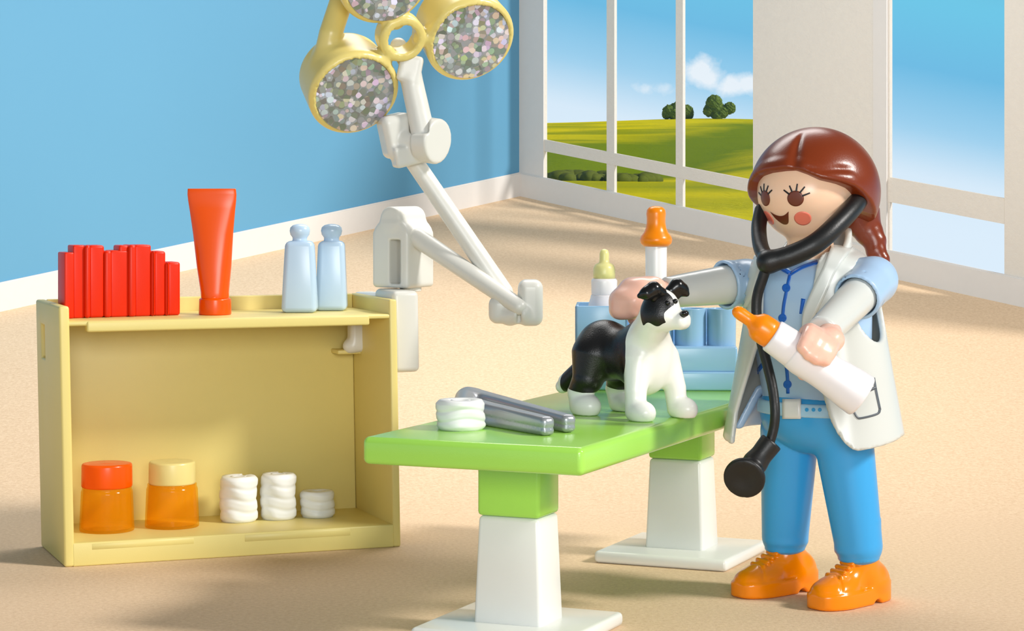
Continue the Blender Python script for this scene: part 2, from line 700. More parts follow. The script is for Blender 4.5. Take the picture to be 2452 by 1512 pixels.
M_dog = two_tone('dog_white_and_black', (238, 238, 230), (20, 19, 19), 0.28, 0.33, 0.25)

# floor: fine cork-like grain
M_ = MatB('cork_floor')
f1 = M_.noise(60, 6, 0.7)
f2 = M_.noise(0.8, 3, 0.5)
rp = M_.n('ShaderNodeValToRGB'); M_.link(f1, rp.inputs[0])
rp.color_ramp.elements[0].position = 0.3; rp.color_ramp.elements[0].color = lin((209, 178, 143))
rp.color_ramp.elements[1].position = 0.72; rp.color_ramp.elements[1].color = lin((238, 211, 178))
M_.link(M_.mix(M_.math('MULTIPLY', f2, 0.25), rp.outputs[0], lin((222, 190, 153))), M_.b.inputs['Base Color'])
M_.b.inputs['Roughness'].default_value = 0.75
M_.b.inputs['Specular IOR Level'].default_value = 0.2
M_.bump(M_.noise(110, 4, 0.6), 0.15, 0.01)
M_floor = M_.m

M_ = MatB('blue_wall_paint')
M_.link(M_.mix(M_.noise(0.5, 2), lin((94, 150, 183)), lin((100, 155, 187))), M_.b.inputs['Base Color'])
M_.b.inputs['Roughness'].default_value = 0.8
M_.b.inputs['Specular IOR Level'].default_value = 0.15
M_bluewall = M_.m

M_ = MatB('rough_plaster')
M_.link(M_.mix(M_.noise(25, 5, 0.7), lin((226, 219, 208)), lin((216, 209, 200))), M_.b.inputs['Base Color'])
M_.b.inputs['Roughness'].default_value = 0.85
M_.b.inputs['Specular IOR Level'].default_value = 0.15
M_.bump(M_.noise(45, 5, 0.65), 0.25, 0.02)
M_plaster = M_.m

M_ = MatB('white_trim_paint')
M_.link(M_.mix(M_.noise(20, 3), lin((220, 215, 210)), lin((216, 211, 206))), M_.b.inputs['Base Color'])
M_.b.inputs['Roughness'].default_value = 0.6
M_.b.inputs['Specular IOR Level'].default_value = 0.2
M_trim = M_.m

M_ = MatB('window_glass')
tr = M_.n('ShaderNodeBsdfTransparent')
gl = M_.n('ShaderNodeBsdfGlossy'); gl.inputs['Roughness'].default_value = 0.03
fr = M_.n('ShaderNodeMixShader'); fr.inputs[0].default_value = 0.02
M_.link(tr.outputs[0], fr.inputs[1]); M_.link(gl.outputs[0], fr.inputs[2])
M_.link(fr.outputs[0], M_.out.inputs[0])
M_glass = M_.m

M_ = MatB('meadow_grass')
co = M_.n('ShaderNodeTexCoord').outputs['Object']
mp = M_.n('ShaderNodeMapping'); mp.inputs['Scale'].default_value = (1, 0.10, 1); M_.link(co, mp.inputs[0])
g1 = M_.noise(4.5, 8, 0.8, mp.outputs[0])
g2 = M_.noise(0.028, 3, 0.5, co)
g3 = M_.noise(0.16, 5, 0.65, mp.outputs[0])
rp = M_.n('ShaderNodeValToRGB'); M_.link(M_.math('ADD', M_.math('MULTIPLY', g1, 0.55), M_.math('MULTIPLY', g3, 0.45)), rp.inputs[0])
e = rp.color_ramp.elements
e[0].position = 0.33; e[0].color = lin((100, 136, 0))
e[1].position = 0.53; e[1].color = lin((255, 240, 0))
x_ = e.new(0.41); x_.color = lin((236, 224, 0))
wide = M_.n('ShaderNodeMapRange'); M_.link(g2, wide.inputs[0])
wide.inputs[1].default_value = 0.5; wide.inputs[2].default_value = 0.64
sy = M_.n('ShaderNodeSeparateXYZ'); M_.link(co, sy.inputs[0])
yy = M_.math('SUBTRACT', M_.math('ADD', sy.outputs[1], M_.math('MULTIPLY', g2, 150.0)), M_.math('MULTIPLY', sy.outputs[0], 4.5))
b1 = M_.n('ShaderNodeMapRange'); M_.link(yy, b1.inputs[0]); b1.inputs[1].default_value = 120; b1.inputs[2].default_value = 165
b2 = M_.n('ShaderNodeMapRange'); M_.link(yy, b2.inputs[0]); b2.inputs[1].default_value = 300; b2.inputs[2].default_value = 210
cloud_shade = M_.math('MULTIPLY', M_.math('MULTIPLY', b1.outputs[0], b2.outputs[0]), M_.math('ADD', M_.math('MULTIPLY', g3, 1.6), 0.15))  # dark green band: cloud shade on the hillside painted into the grass colour
M_.link(M_.mix(M_.math('MINIMUM', M_.math('MAXIMUM', M_.math('MULTIPLY', wide.outputs[0], 0.55), cloud_shade), 0.74), rp.outputs[0], lin((36, 124, 6))), M_.b.inputs['Base Color'])
M_.b.inputs['Roughness'].default_value = 0.9
M_.b.inputs['Specular IOR Level'].default_value = 0.05
M_.bump(g1, 0.6, 0.2)
M_grass = M_.m

M_ = MatB('tree_leaves')
M_.link(M_.mix(M_.noise(2.5, 5, 0.7), lin((36, 70, 10)), lin((128, 150, 30))), M_.b.inputs['Base Color'])
M_.b.inputs['Roughness'].default_value = 0.8
M_leaf = M_.m
M_bark = plastic('bark', (84, 62, 40), 0.9)
M_bushleaf = plastic('bush_leaves', (112, 124, 14), 0.9, var=0.5)

# ================================================================== ROOM
SL = (YH + 750.0) / F            # slope of the floor behind the furniture
D0, D1, D2 = 10.2, 9.8, 10.6
DC = F * (H + SL * D0) / (468.0 + 750.0)     # room corner
XC = (1245.0 - CX) * DC / F
S2 = math.sqrt(0.5)


def zf(d):
    d = np.asarray(d, float)
    return np.where(d < D1, 0, np.where(d < D2, SL * (d - D1) ** 2 / (2 * (D2 - D1)), SL * (d - D0)))


ds = np.concatenate([np.linspace(2.0, D1, 12), np.linspace(D1, D2, 17)[1:], np.linspace(D2, DC, 24)[1:]])
V, Fs = [], []
NX = 24
for d in ds:
    wl = XC - (DC - d) - 0.02
    wr = XC + (DC - d) + 0.02
    wl, wr = max(wl, -9.0), min(wr, 9.0)
    for k in range(NX + 1):
        V.append((wl + (wr - wl) * k / NX, d, float(zf(d))))
for i in range(len(ds) - 1):
    for k in range(NX):
        a = i * (NX + 1) + k
        Fs.append((a, a + 1, a + NX + 2, a + NX + 1))
structure('floor', (np.array(V), Fs), M_floor, True)


def wall_fn(side):
    """(t along the wall from the corner, off the wall into the room, height over the floor) -> world"""
    def fn(v):
        t_, o, h = v[:, 0], v[:, 1], v[:, 2]
        x = XC + side * t_ * S2 - side * o * S2
        y = DC - t_ * S2 - o * S2
        d = DC - t_ * S2
        return np.stack([x, y, h + SL * (d - D0)], 1)
    return fn


def tR(px):
    k = (px - CX) / F
    return (k * DC - XC) / (S2 * (1 + k))


def hR(px, py):
    d = DC - tR(px) * S2
    return (H + SL * D0) - (py + 750.0) * d / F


def slabw(side, t0, t1, o0, o1, h0, h1):
    fn = wall_fn(side)
    return cells([t0, t1], [h0, h1], lambda i, j: True, o0, o1, lambda v: fn(v))


HB = 53.0 / F * DC                # baseboard height
TOP = 3.3
structure('wall_left', slabw(-1, 0.0, 8.6, -0.12, 0.0, -0.3, TOP), M_bluewall)
structure('baseboard_left', join(slabw(-1, 0.0, 8.6, 0.0, 0.022, -0.02, HB), slabw(-1, 0.0, 8.6, 0.0, 0.014, HB, HB + 0.008)), M_trim)

w1a, w1b = tR(1303), tR(1803)
w2a, w2b = tR(2127), tR(2405)
w0 = tR(2095)
TW = tR(2452) + 1.5
HT = 2.6
us = [0.0, w1a, w1b, w0, w2a, w2b, TW]
ws = [-0.3, HB, HT, TOP]
fnR = wall_fn(1)
structure('wall_right', cells(us, ws, lambda i, j: not (j == 1 and i in (1, 4)), -0.03, 0.0, lambda v: fnR(v)), M_plaster)
structure('baseboard_right', join(slabw(1, 0.0, TW, 0.0, 0.022, -0.02, HB), slabw(1, 0.0, TW, 0.0, 0.014, HB, HB + 0.008)), M_trim)


def part_struct(name, vf, mat, parent):
    o = new_mesh(name, vf[0], vf[1], mat, parent, (0, 0, 0), False)
    return o


def window(name, ta, tb, mull, rail, mat):
    e_ = bpy.data.objects.new(name, None)
    COL.objects.link(e_)
    e_['kind'] = 'structure'
    segs = []
    for a, b in mull:
        segs.append(slabw(1, a, b, -0.026, 0.0, HB, HT))
    for a, b in rail:
        segs.append(slabw(1, ta, tb, -0.024, 0.002, a, b))
    part_struct('window_frame', join(*segs), mat, e_)
    part_struct('pane', slabw(1, ta, tb, -0.018, -0.013, HB, HT), M_glass, e_)
    return e_


r1a, r1b = hR(1553, 412), hR(1553, 383)
window('window_1', w1a, w1b, [(tR(1452.5), tR(1471)), (tR(1618), tR(1635))], [(r1a, r1b)], M_plaster)
r2a, r2b = hR(2265, 510), hR(2265, 449.5)
window('window_2', w2a, w2b, [(w2a, w2a + 0.012)], [(r2a, r2b)], M_plaster)
structure('trim_1', slabw(1, 0.0, w1a, 0.0, 0.008, HB, TOP), M_trim)
structure('trim_2', slabw(1, w0, w2a, 0.0, 0.02, HB, TOP), M_trim)

# ------------------------------------------------------------------ landscape outside
rows_d = np.array([14, 18, 30, 60, 80, 100, 150, 200, 300, 400, 520, 800.0])
rows_y = np.array([560, 522, 480, 436, 424, 412, 376, 345, 308, 287, 300, 420.0])


def hill_z(x, d):
    row = np.interp(d, rows_d, rows_y)
    u = x / d                                     # bearing
    base = H + (YH - row) * d / F
    base += np.interp(d, [60, 150, 400], [0, 0.3, 1.0]) * (np.exp(-((u - 0.085) / 0.05) ** 2) - 0.75) * 0.9
    base += np.interp(d, [60, 120, 200, 400], [0, 1, 0.6, 0.0]) * np.sin(u * 60 + 0.6) * 0.4
    base -= 60.0 * np.clip((u - 0.118) / 0.05, 0, 4) ** 2 * (d / 100.0)
    base -= 4.0 * np.clip((-0.03 - u) / 0.05, 0, 4) ** 2 * (d / 100.0)
    return base


dd = np.concatenate([np.linspace(15.5, 40, 30), np.linspace(42, 130, 40), np.linspace(135, 430, 50), np.linspace(450, 800, 8)])
uu = np.linspace(-0.12, 0.2, 80)
V, Fs = [], []
for d in dd:
    for u in uu:
        dw = d
        x = u * dw
        V.append((x, dw + max(0, (17.2 - dw)) * 0 + (0.0), float(hill_z(x, dw))))
V = np.array(V)
# keep clear of the room: push the near edge outside the right-hand wall
near = V[:, 1] < DC - (V[:, 0] - XC) + 0.25
NU = len(uu)
for i in range(len(dd) - 1):
    for k in range(NU - 1):
        a = i * NU + k
        q = (a, a + 1, a + NU + 1, a + NU)
        if not any(near[j] for j in q) and not (V[a, 1] < 17.0 and V[a, 0] < XC):
            Fs.append(q)
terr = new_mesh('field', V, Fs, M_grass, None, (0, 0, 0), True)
terr['kind'] = 'structure'


def blob_tree(name, label, px, py_base, w_px, h_px, d, seed, lumps):
    r = np.random.RandomState(seed)
    x = (px - CX) * d / F
    zb = float(hill_z(np.array([x]), np.array([d]))[0])
    s = d / F
    T = Thing(name, label, 'tree', (x, d, zb))
    cen = [(np.array([x + a * s, d + b * s, zb + c * s]), rr * s) for a, b, c, rr in lumps]

    def fn(p):
        dd_ = None
        for c, rr in cen:
            e_ = S_sph(p, c, rr)
            dd_ = e_ if dd_ is None else su(dd_, e_, 0.12)
        q = p * 2.6 + seed
        n_ = np.sin(q[:, 0] * 1.7) * np.sin(q[:, 1] * 1.9 + 1) * np.sin(q[:, 2] * 1.6 + 2) * 0.16 + np.sin(q[:, 0] * 4.1 + 1) * np.sin(q[:, 1] * 3.7) * np.sin(q[:, 2] * 4.4) * 0.13
        n_ += np.sin(q[:, 0] * 7 + 1 + np.sin(q[:, 2] * 3)) * np.sin(q[:, 1] * 6.3) * np.sin(q[:, 2] * 7.7 + np.sin(q[:, 0] * 4)) * 0.13
        return dd_ + n_
    lo = np.min([c - rr for c, rr in cen], 0) - 0.4
    hi = np.max([c + rr for c, rr in cen], 0) + 0.4
    T.part('crown', sdf_mesh(fn, lo, hi, 0.10, 1), M_leaf)
    T.part('trunk', lathe([(0, -0.3), (0.28, -0.3), (0.2, h_px * s * 0.5), (0, h_px * s * 0.5)], (x, d, zb), n=10), M_bark)


blob_tree('round_tree', 'low wide round tree on the hill crest behind the window bar', 1623, 287, 74, 40, 398, 3,
          [(-20, 0, 17, 16), (0, 4, 24, 17), (20, -2, 17, 17), (-8, -8, 12, 14), (10, 8, 12, 14), (-27, 0, 10, 10), (28, 3, 11, 10)])
blob_tree('tall_tree', 'taller two lobed tree on the hill crest, right of the round tree', 1722, 286, 76, 58, 396, 9,
          [(-12, 0, 38, 19), (-6, 5, 22, 20), (-24, 0, 20, 14), (8, -4, 16, 14), (25, 0, 26, 14), (30, 3, 24, 10), (-4, -6, 8, 12)])

# scrub line between meadow and hill (nobody could count the shrubs)
V_, F_ = [], []
parts = []
r_ = np.random.RandomState(5)
for k in range(46):
    u = 0.017 + 0.045 * k / 45.0 + r_.uniform(-0.001, 0.001)
    d = 66 + r_.uniform(-3, 3)
    x = u * d
    zb = float(hill_z(np.array([x]), np.array([d]))[0])
    rr = r_.uniform(0.12, 0.24)
    w = rr * r_.uniform(1.0, 1.6)
    ph = r_.uniform(0, 6)
    prof = [(0, -0.02)] + [(w * math.sin(a), rr * (0.35 - math.cos(a)) * 0.9) for a in np.linspace(0.4, 3.0, 7)] + [(0, rr * 1.2)]
    parts.append(lathe(prof, (x, d, zb), n=12, wob=lambda th, h, w=w, ph=ph: 0.22 * w * math.sin(3 * th + ph) * math.sin(9 * h + ph)))
sh = new_mesh('scrub', *join(*parts), M_bushleaf, None, (0, 0, 0), True)
sh['kind'] = 'stuff'
sh['label'] = 'olive green scrub growing along the near edge of the meadow'
sh['category'] = 'bushes'

# ================================================================== SHELF CABINET
kx, ky, ka, kw, kd, kh = -1.6922, 8.6847, 0.3692, 1.3395, 0.5212, 0.988
RK = rot2(ka)


def K(v):
    v = np.atleast_2d(np.asarray(v, float)).copy()
    v[:, 0] -= (0.0216 - 0.0038 * v[:, 0] / kw) * v[:, 2] / kh
    xy = v[:, :2] @ RK.T
    return np.stack([kx + xy[:, 0], ky + xy[:, 1], v[:, 2]], 1)


ZS, ZB, TS = 0.930, 0.090, 0.040
cab = Thing('shelf_cabinet', 'open pale yellow shelf cabinet with raised rim standing on the floor', 'cabinet', K([kw / 2, kd / 2, 0])[0])


def side(u0, u1, slot):
    # vertical panel with a slot: cells over (v, z), thickness along u
    vs = [0.0, 0.33, 0.415, kd]
    zs = [0.0, 0.765, 0.895, kh]
    if not slot:
        vs, zs = [0.0, kd], [0.0, kh]

    def fn(a):
        return K(np.stack([a[:, 1], a[:, 0], a[:, 2]], 1))
    v, f = cells(vs, zs, lambda i, j: not (slot and i == 1 and j == 1), u0, u1, fn)
    return v, [q[::-1] for q in f]


def bevelled(o, w, seg=3):
    m = o.modifiers.new('edge', 'BEVEL')
    m.width = w; m.segments = seg; m.limit_method = 'ANGLE'; m.angle_limit = math.radians(40)
    return o


bevelled(cab.part('side_panel', side(0, TS, True), M_cab), 0.010)
bevelled(cab.part('side_panel', side(kw - TS * 0.8, kw, False), M_cab), 0.008)
cab.part('back_panel', rbox(TS, kw - TS * 0.8, kd - 0.03, kd, 0.0, kh, 0.006, 2, K), M_cab)
cab.part('shelf', join(rbox(TS * 0.7, kw - TS * 0.6, 0.004, kd - 0.02, ZS - 0.018, ZS, 0.006, 2, K),
                       rbox(0.105, kw - 0.115, -0.004, 0.05, ZS - 0.042, ZS - 0.001, 0.008, 3, K)), M_cab)
cab.part('plinth', join(rbox(TS * 0.8, kw - TS * 0.7, 0.0, kd - 0.02, 0.0, ZB, 0.006, 3, K),
                        rbox(0.105, 0.50, -0.001, 0.02, 0.060, 0.085, 0.002, 1, K), rbox(0.70, 1.13, -0.001, 0.02, 0.056, 0.085, 0.002, 1, K)), M_cab)
cab.part('corner_ledge', rbox(kw - 0.13, kw - TS * 0.7, kd - 0.13, kd - 0.025, 0.742, 0.760, 0.005, 2, K), M_cab)

# ---- row of red binders on top
BX0 = P(156, 766, 8.86)
YB = 0.47


def along(px):
    c, s = math.cos(YB), math.sin(YB)
    k = (px - CX) / F
    return (k * BX0[1] - BX0[0]) / (c - k * s)


def BK(v):
    c, s = math.cos(YB), math.sin(YB)
    return np.stack([BX0[0] + v[:, 0] * c - v[:, 1] * s, BX0[1] + v[:, 0] * s + v[:, 1] * c, v[:, 2]], 1)


bd = Thing('binder_row', 'red block of upright binders of stepped heights on the cabinet top', 'binders', [BX0[0], BX0[1], ZS])
for a, b, top, y0, r in ((155, 178, 605, 0.0, 0.006), (178, 205, 588, 0.012, 0.006), (204, 217, 588, -0.004, 0.010), (216, 252, 588, 0.008, 0.01),
                         (251, 268, 601, -0.002, 0.010), (267, 311, 600, 0.010, 0.008), (288, 310, 588, 0.011, 0.008), (309, 326, 587, -0.004, 0.010), (325, 364, 587, 0.008, 0.008),
                         (363, 372, 602, -0.001, 0.008), (371, 399, 602, 0.008, 0.010), (397, 406, 629, 0.0, 0.008), (404, 434, 628, 0.008, 0.010)):
    s0, s1 = along(a), along(b)
    dm = BX0[1] + (s0 + s1) / 2 * math.sin(YB)
    zt_ = H - (top - YH) * dm / F
    bd.part('binder', rbox(s0, s1, y0, 0.10 - 0.3 * y0, ZS, zt_, r, 3, BK), M_red)


def z_at(py, d):
    return H - (py - YH) * d / F


def m_at(px, d):
    return px * d / F


# ---- orange squeeze tube standing on its cap
d_ = 9.12
c0 = P(515, 752, d_)
tu = Thing('squeeze_tube', 'orange squeeze tube standing on its cap beside the red binders', 'tube', [c0[0], d_, ZS])
prof_px = [(1040, 29), (1000, 31)]
rows = [(714, 33, 33), (700, 33.5, 32), (640, 41, 28), (560, 48, 19), (500, 55, 9), (478, 58, 6), (466, 59, 6.5), (452, 58, 6.0)]
V, Fs = [], []
n = 40
for py, a, b in rows:
    z = z_at(py, d_)
    cxp = 515 - (714 - py) * 0.030
    X = (cxp - CX) * d_ / F
    for k in range(n):
        th = 2 * math.pi * k / n
        e_ = 0.8
        x = math.copysign(abs(math.cos(th)) ** e_, math.cos(th)) * m_at(a, d_)
        y = math.copysign(abs(math.sin(th)) ** e_, math.sin(th)) * m_at(b, d_)
        V.append((X + x, d_ + y, z))
for i in range(len(rows) - 1):
    for k in range(n):
        k2 = (k + 1) % n
        Fs.append((i * n + k, i * n + k2, (i + 1) * n + k2, (i + 1) * n + k))
Fs.append(tuple(range(n))[::-1]); Fs.append(tuple((len(rows) - 1) * n + k for k in range(n)))
o = bevelled(tu.part('tube_body', (V, Fs), M_orange), 0.006)
tu.part('cap', lathe(arc_prof([(0, 0), (m_at(39, d_), 0), (m_at(38, d_), z_at(716, d_) - ZS), (m_at(33, d_), z_at(714, d_) - ZS), (m_at(33, d_), z_at(708, d_) - ZS), (0, z_at(708, d_) - ZS)], 0.006), (c0[0], d_, ZS)), M_orange)

# ---- two pale blue bottles
for px, d_, w0, w1, ytop, yk, yh0, yh1, hw, lab in ((718, 9.27, 43, 34, 577, 574, 572, 537, 24, 'ice blue bottle with round stopper on the cabinet, nearer of two'),
                                                  (794, 9.40, 33, 27, 577, 574, 572, 535, 25, 'ice blue bottle with round stopper tucked behind its twin on the cabinet')):
    X = (px - CX) * d_ / F
    bt = Thing('bottle', lab, 'bottle', [X, d_, ZS], 'ice blue bottles on the cabinet')
    zt_ = z_at(ytop, d_)

    def tp(co, w0=w0, w1=w1, zt_=zt_, X=X, d_=d_):
        f_ = (co.z - ZS) / (zt_ - ZS)
        s = 1 + (w1 / w0 - 1) * f_
        return (X + (co.x - X) * s, d_ + (co.y - d_) * s, co.z)
    hw_ = m_at(w0 if px < 750 else 38, d_)
    bt.part('bottle_body', rbox(X - hw_, X + hw_, d_ - 0.055, d_ + 0.055, ZS, zt_, 0.022, 4, None, tp), M_bluebottle)
    zz = lambda y: z_at(y, d_) - ZS
    r = m_at(hw, d_)
    bt.part('stopper', lathe([(0, zz(582)), (r * 0.85, zz(582)), (r * 0.72, zz(574)), (r * 0.74, zz(569)), (r * 0.95, zz(562)), (r * 1.02, zz(553)), (r * 0.95, zz(545)), (r * 0.7, zz(539.5)), (r * 0.3, zz(537)), (0, zz(536.5))], (X, d_, ZS), sy=0.8), M_bluebottle)

# ---- jars on the cabinet floor
for px, yb, wb, yl, wl, yt, mat, lab in ((256, 1278, 66, 1165, 61, 1110, M_orange, 'clear orange jar with red lid on the cabinet floor'),
                                        (412, 1268, 65.5, 1158, 56, 1105, M_cream, 'clear orange jar with cream lid on the cabinet floor')):
    d_ = F * (H - ZB) / (yb - YH)
    r = m_at(wb, d_)
    d_ += r * 0.75
    X = (px - CX) * d_ / F
    k = d_ / F
    jr = Thing('jar', lab, 'jar', [X, d_, ZB], 'orange jars in the cabinet')
    hb = (yb - yl) * k - 0.012
    r2 = r * 0.94
    th = 0.007
    jr.part('jar_body', lathe(arc_prof([(0, 0.0), (r, 0.0), (r2, hb - 0.02), (r2 * 0.96, hb - 0.012), (r2 * 0.96, hb), (r2 * 0.96 - th, hb), (r2 - th * 1.2, hb - 0.02), (r - th, 0.010), (0, 0.010)], 0.006), (X, d_, ZB), n=56), M_amber)
    rl = wl * k
    hl = (yl - yt) * k
    jr.part('lid', lathe(arc_prof([(0, hb - 0.004), (rl, hb - 0.004), (rl * 0.985, hb + hl), (rl * 0.3, hb + hl), (rl * 0.18, hb + hl + 0.002), (0, hb + hl + 0.002)], 0.010), (X, d_, ZB), n=56), mat)

# ---- bandage rolls


def bandage(px, yb, wpx, hpx, zbase, turns, lab, grp, seed, notch=0.0, d_=None):
    dd_ = F * (H - zbase) / (yb - YH) if d_ is None else d_
    r = m_at(wpx / 2, dd_)
    dd_ += r * 0.7
    X = (px - CX) * dd_ / F
    r = m_at(wpx / 2, dd_)
    h = hpx * dd_ / F
    rr = np.random.RandomState(seed)
    B = Thing('bandage_roll', lab, 'bandage', [X, dd_, zbase], grp)
    ph = rr.uniform(0, 6)
    prof = [(0, 0.0), (r * 0.86, 0.0), (r * 0.93, 0.006)]
    N = 10 * turns
    for k in range(N + 1):
        prof.append((r * 0.97, 0.012 + (h - 0.024) * k / N))
    prof += [(r * 0.93, h - 0.005), (r * 0.85, h), (r * 0.5, h), (r * 0.44, h - 0.005), (0, h - 0.005)]

    def wob(th, hh):
        if hh < 0.004 or hh > h - 0.004:
            return 0
        s = hh / h * turns + 0.16 * math.sin(th * 2 + ph) + 0.07 * math.sin(3 * th + ph * 2)
        return -0.045 * r * (abs(math.cos(math.pi * s)) ** 6) + 0.03 * r * math.sin(th * 3 + s * 2)
    v, f = lathe(prof, (X, dd_, zbase), n=64, wob=wob)
    if notch:
        a = np.arctan2(v[:, 1] - dd_, v[:, 0] - X)
        top = v[:, 2] > zbase + h * 0.86
        ang = (np.abs(np.sin(a - notch)) < 0.22) & (np.cos(a - notch) > 0)
        v[top & ang, 2] -= 0.016
    B.part('gauze', (v, f), M_gauze)
    core = lathe([(0, h - 0.010), (r * 0.40, h - 0.010), (r * 0.40, h - 0.001), (r * 0.30, h - 0.001), (r * 0.28, h - 0.004), (0, h - 0.004)], (X, dd_, zbase), n=32)
    B.part('core', core, M_gauze)


bandage(571, 1253, 93, 108, ZB, 4, 'tall white bandage roll beside the cream lidded jar', 'bandage rolls in the cabinet', 1, 1.2)
bandage(666, 1247, 88, 108, ZB, 4, 'tall white bandage roll standing between another tall roll and a short one', 'bandage rolls in the cabinet', 2, 1.4)
bandage(760, 1242, 85, 62, ZB, 3, 'short white bandage roll near the right side of the cabinet', 'bandage rolls in the cabinet', 3)

# ================================================================== ARTICULATED LAMP
LK = K([kw + 0.05, 0.2, 0])[0]
lamp = Thing('surgical_lamp', 'white jointed arm lamp with three glittering round yellow lights clipped to the cabinet', 'lamp', [LK[0], LK[1], 0.69])
lamp.part('bracket', join(rbox(kw + 0.001, kw + 0.112, 0.05, 0.30, 0.69, 1.018, 0.022, 4, K), rbox(kw + 0.001, kw + 0.10, 0.28, 0.60, 0.86, 0.99, 0.02, 3, K)), M_lampwhite)
# peg that comes through the side panel
pc = K([[kw - 0.075, 0.40, 0.815], [kw + 0.02, 0.40, 0.815]])
u_ = (pc[1] - pc[0]) / np.linalg.norm(pc[1] - pc[0])


def f_peg(p):
    q = pc[0] + u_ * 0.03
    M3 = np.array([u_, [-u_[1], u_[0], 0], [0, 0, 1]])
    return su(S_box(p, q, (0.035, 0.035, 0.06), 0.02, M3), S_cap(p, q + [0, 0, -0.035], q - u_ * 0.03 + [0, 0, -0.04], 0.03), 0.02)


lamp.part('peg', sdf_mesh(f_peg, pc[0] - 0.12, pc[0] + 0.14, 0.008), M_lampwhite)
# housing
TH = -0.6
hu = np.array([math.cos(TH), math.sin(TH), 0]); hv = np.array([-math.sin(TH), math.cos(TH), 0]); hz = np.array([0, 0, 1.0])
MH = np.array([hu, hv, hz])
WL, WR = 0.186, 0.188
hc = P(976, 500, 9.33); hc[2] = 0
hc = hc - hu * WL / 2 + hv * WR / 2


def f_house(p):
    q = (p - hc) @ MH.T
    x, y, z = q[:, 0], q[:, 1], q[:, 2]
    zb, z1, z2 = 1.022, 1.30, 1.356
    d = S_box(q, (0, 0, (zb + z1) / 2), (WL / 2, WR / 2, (z1 - zb) / 2), 0.018)
    # rounded shoulders across the width
    sh_ = S_cyl(q, (0, -WR / 2, 1.215), (0, WR / 2, 1.215), 0.096, None, 0.015)
    d = np.maximum(d, np.where(z > 1.215, sh_, -1))
    bump = S_cyl(q, (0, -WR / 2, 1.303), (0, WR / 2, 1.303), 0.052, None, 0.012)
    d = su(d, bump, 0.015)
    slot = S_box(q, (0.026, -WR / 2, 1.130), (0.028, 0.075, 0.090), 0.006)
    return smx(d, -slot, 0.006)


lamp.part('housing', sdf_mesh(f_house, hc + [-0.2, -0.2, 1.0], hc + [0.2, 0.2, 1.38], 0.008), M_lampwhite)
lamp.part('pivot', lathe(arc_prof([(0, 1.005), (0.045, 1.005), (0.045, 1.035), (0, 1.035)], 0.004), (hc[0] + 0.03, hc[1], 0), n=32), M_lampwhite)
A0, A1 = P(1000, 570, 9.38), P(1243, 735, 9.10)
B0, B1 = P(1205, 700, 9.25), P(992, 388, 9.30)
lamp.part('lower_arm', sdf_mesh(lambda p: S_cap(p, A0, A1, 0.040, 0.034), np.minimum(A0, A1) - 0.05, np.maximum(A0, A1) + 0.05, 0.010), M_lampwhite)
lamp.part('upper_arm', sdf_mesh(lambda p: S_cap(p, B0, B1, 0.040, 0.037), np.minimum(B0, B1) - 0.05, np.maximum(B0, B1) + 0.05, 0.010), M_lampwhite)


def f_elbow(p):
    a = S_box(p, P(1270, 725, 9.14), (0.050, 0.055, 0.092), 0.035)
    b = S_box(p, P(1205, 742, 9.17), (0.058, 0.05, 0.055), 0.035)
    c = S_cap(p, P(1222, 758, 9.14), P(1250, 752, 9.10), 0.038, 0.032)
    d = su(su(a, b, 0.03), c, 0.015)
    gr = S_box(p, P(1243, 742, 9.06), (0.008, 0.05, 0.05), 0.004)
    return smx(d, -gr, 0.012)


e0 = P(1233, 730, 9.15)
lamp.part('elbow_joint', sdf_mesh(f_elbow, e0 - 0.19, e0 + 0.19, 0.009), M_lampwhite)
jn = np.array([0.82, -0.55, -0.12]); jn /= np.linalg.norm(jn)


def f_joint(p):
    c = P(1034, 337, 9.21)
    disc = S_cyl(p, c - jn * 0.045, c + jn * 0.035, 0.092, None, 0.012)
    c2 = P(950, 325, 9.26)
    M3 = np.array([[0.93, 0.28, 0.22], [-0.3, 0.95, 0.05], [-0.2, -0.1, 0.97]])
    box = S_box(p, c2, (0.062, 0.07, 0.088), 0.03, M3)
    br = S_cyl(p, P(965, 335, 9.25), P(1035, 340, 9.22), 0.062, None, 0.01)
    tab = S_box(p, P(972, 372, 9.23), (0.055, 0.045, 0.042), 0.012, M3)
    d = su(su(disc, br, 0.01), su(box, tab, 0.01), 0.008)
    slot = S_box(p, P(1003, 290, 9.16), (0.040, 0.09, 0.05), 0.01)
    return smx(d, -slot, 0.01)


e0 = P(988, 335, 9.23)
lamp.part('upper_joint', sdf_mesh(f_joint, e0 - 0.2, e0 + 0.2, 0.008), M_lampwhite)


def f_stem(p):
    a = S_cap(p, P(1012, 315, 9.2), P(985, 190, 9.22), 0.048, 0.045)
    M3 = np.array([[0.97, 0, -0.2], [0, 1, 0], [0.2, 0, 0.97]])
    b = S_box(p, P(982, 165, 9.22), (0.046, 0.046, 0.055), 0.014, M3)
    c = S_cap(p, P(975, 150, 9.25), P(954, 110, 9.27), 0.036, 0.034)
    return su(np.minimum(b, c), a, 0.012)


e0 = P(985, 205, 9.22)
lamp.part('stem', sdf_mesh(f_stem, e0 - [0.13, 0.13, 0.25], e0 + [0.13, 0.13, 0.25], 0.009), M_lampwhite)

ln = np.array([0.33, -0.85, -0.42]); ln /= np.linalg.norm(ln)
lp0 = P(966, 96, 9.12)


def on_plane(px, py):
    dr = np.array([(px - CX) / F, 1, -(py - YH) / F]); o = np.array([0, 0, H])
    s = ((lp0 - o) @ ln) / (dr @ ln)
    return o + dr * s


LC = [on_plane(851, 228), on_plane(1130, 100), on_plane(924, -40)]
LR = 0.163


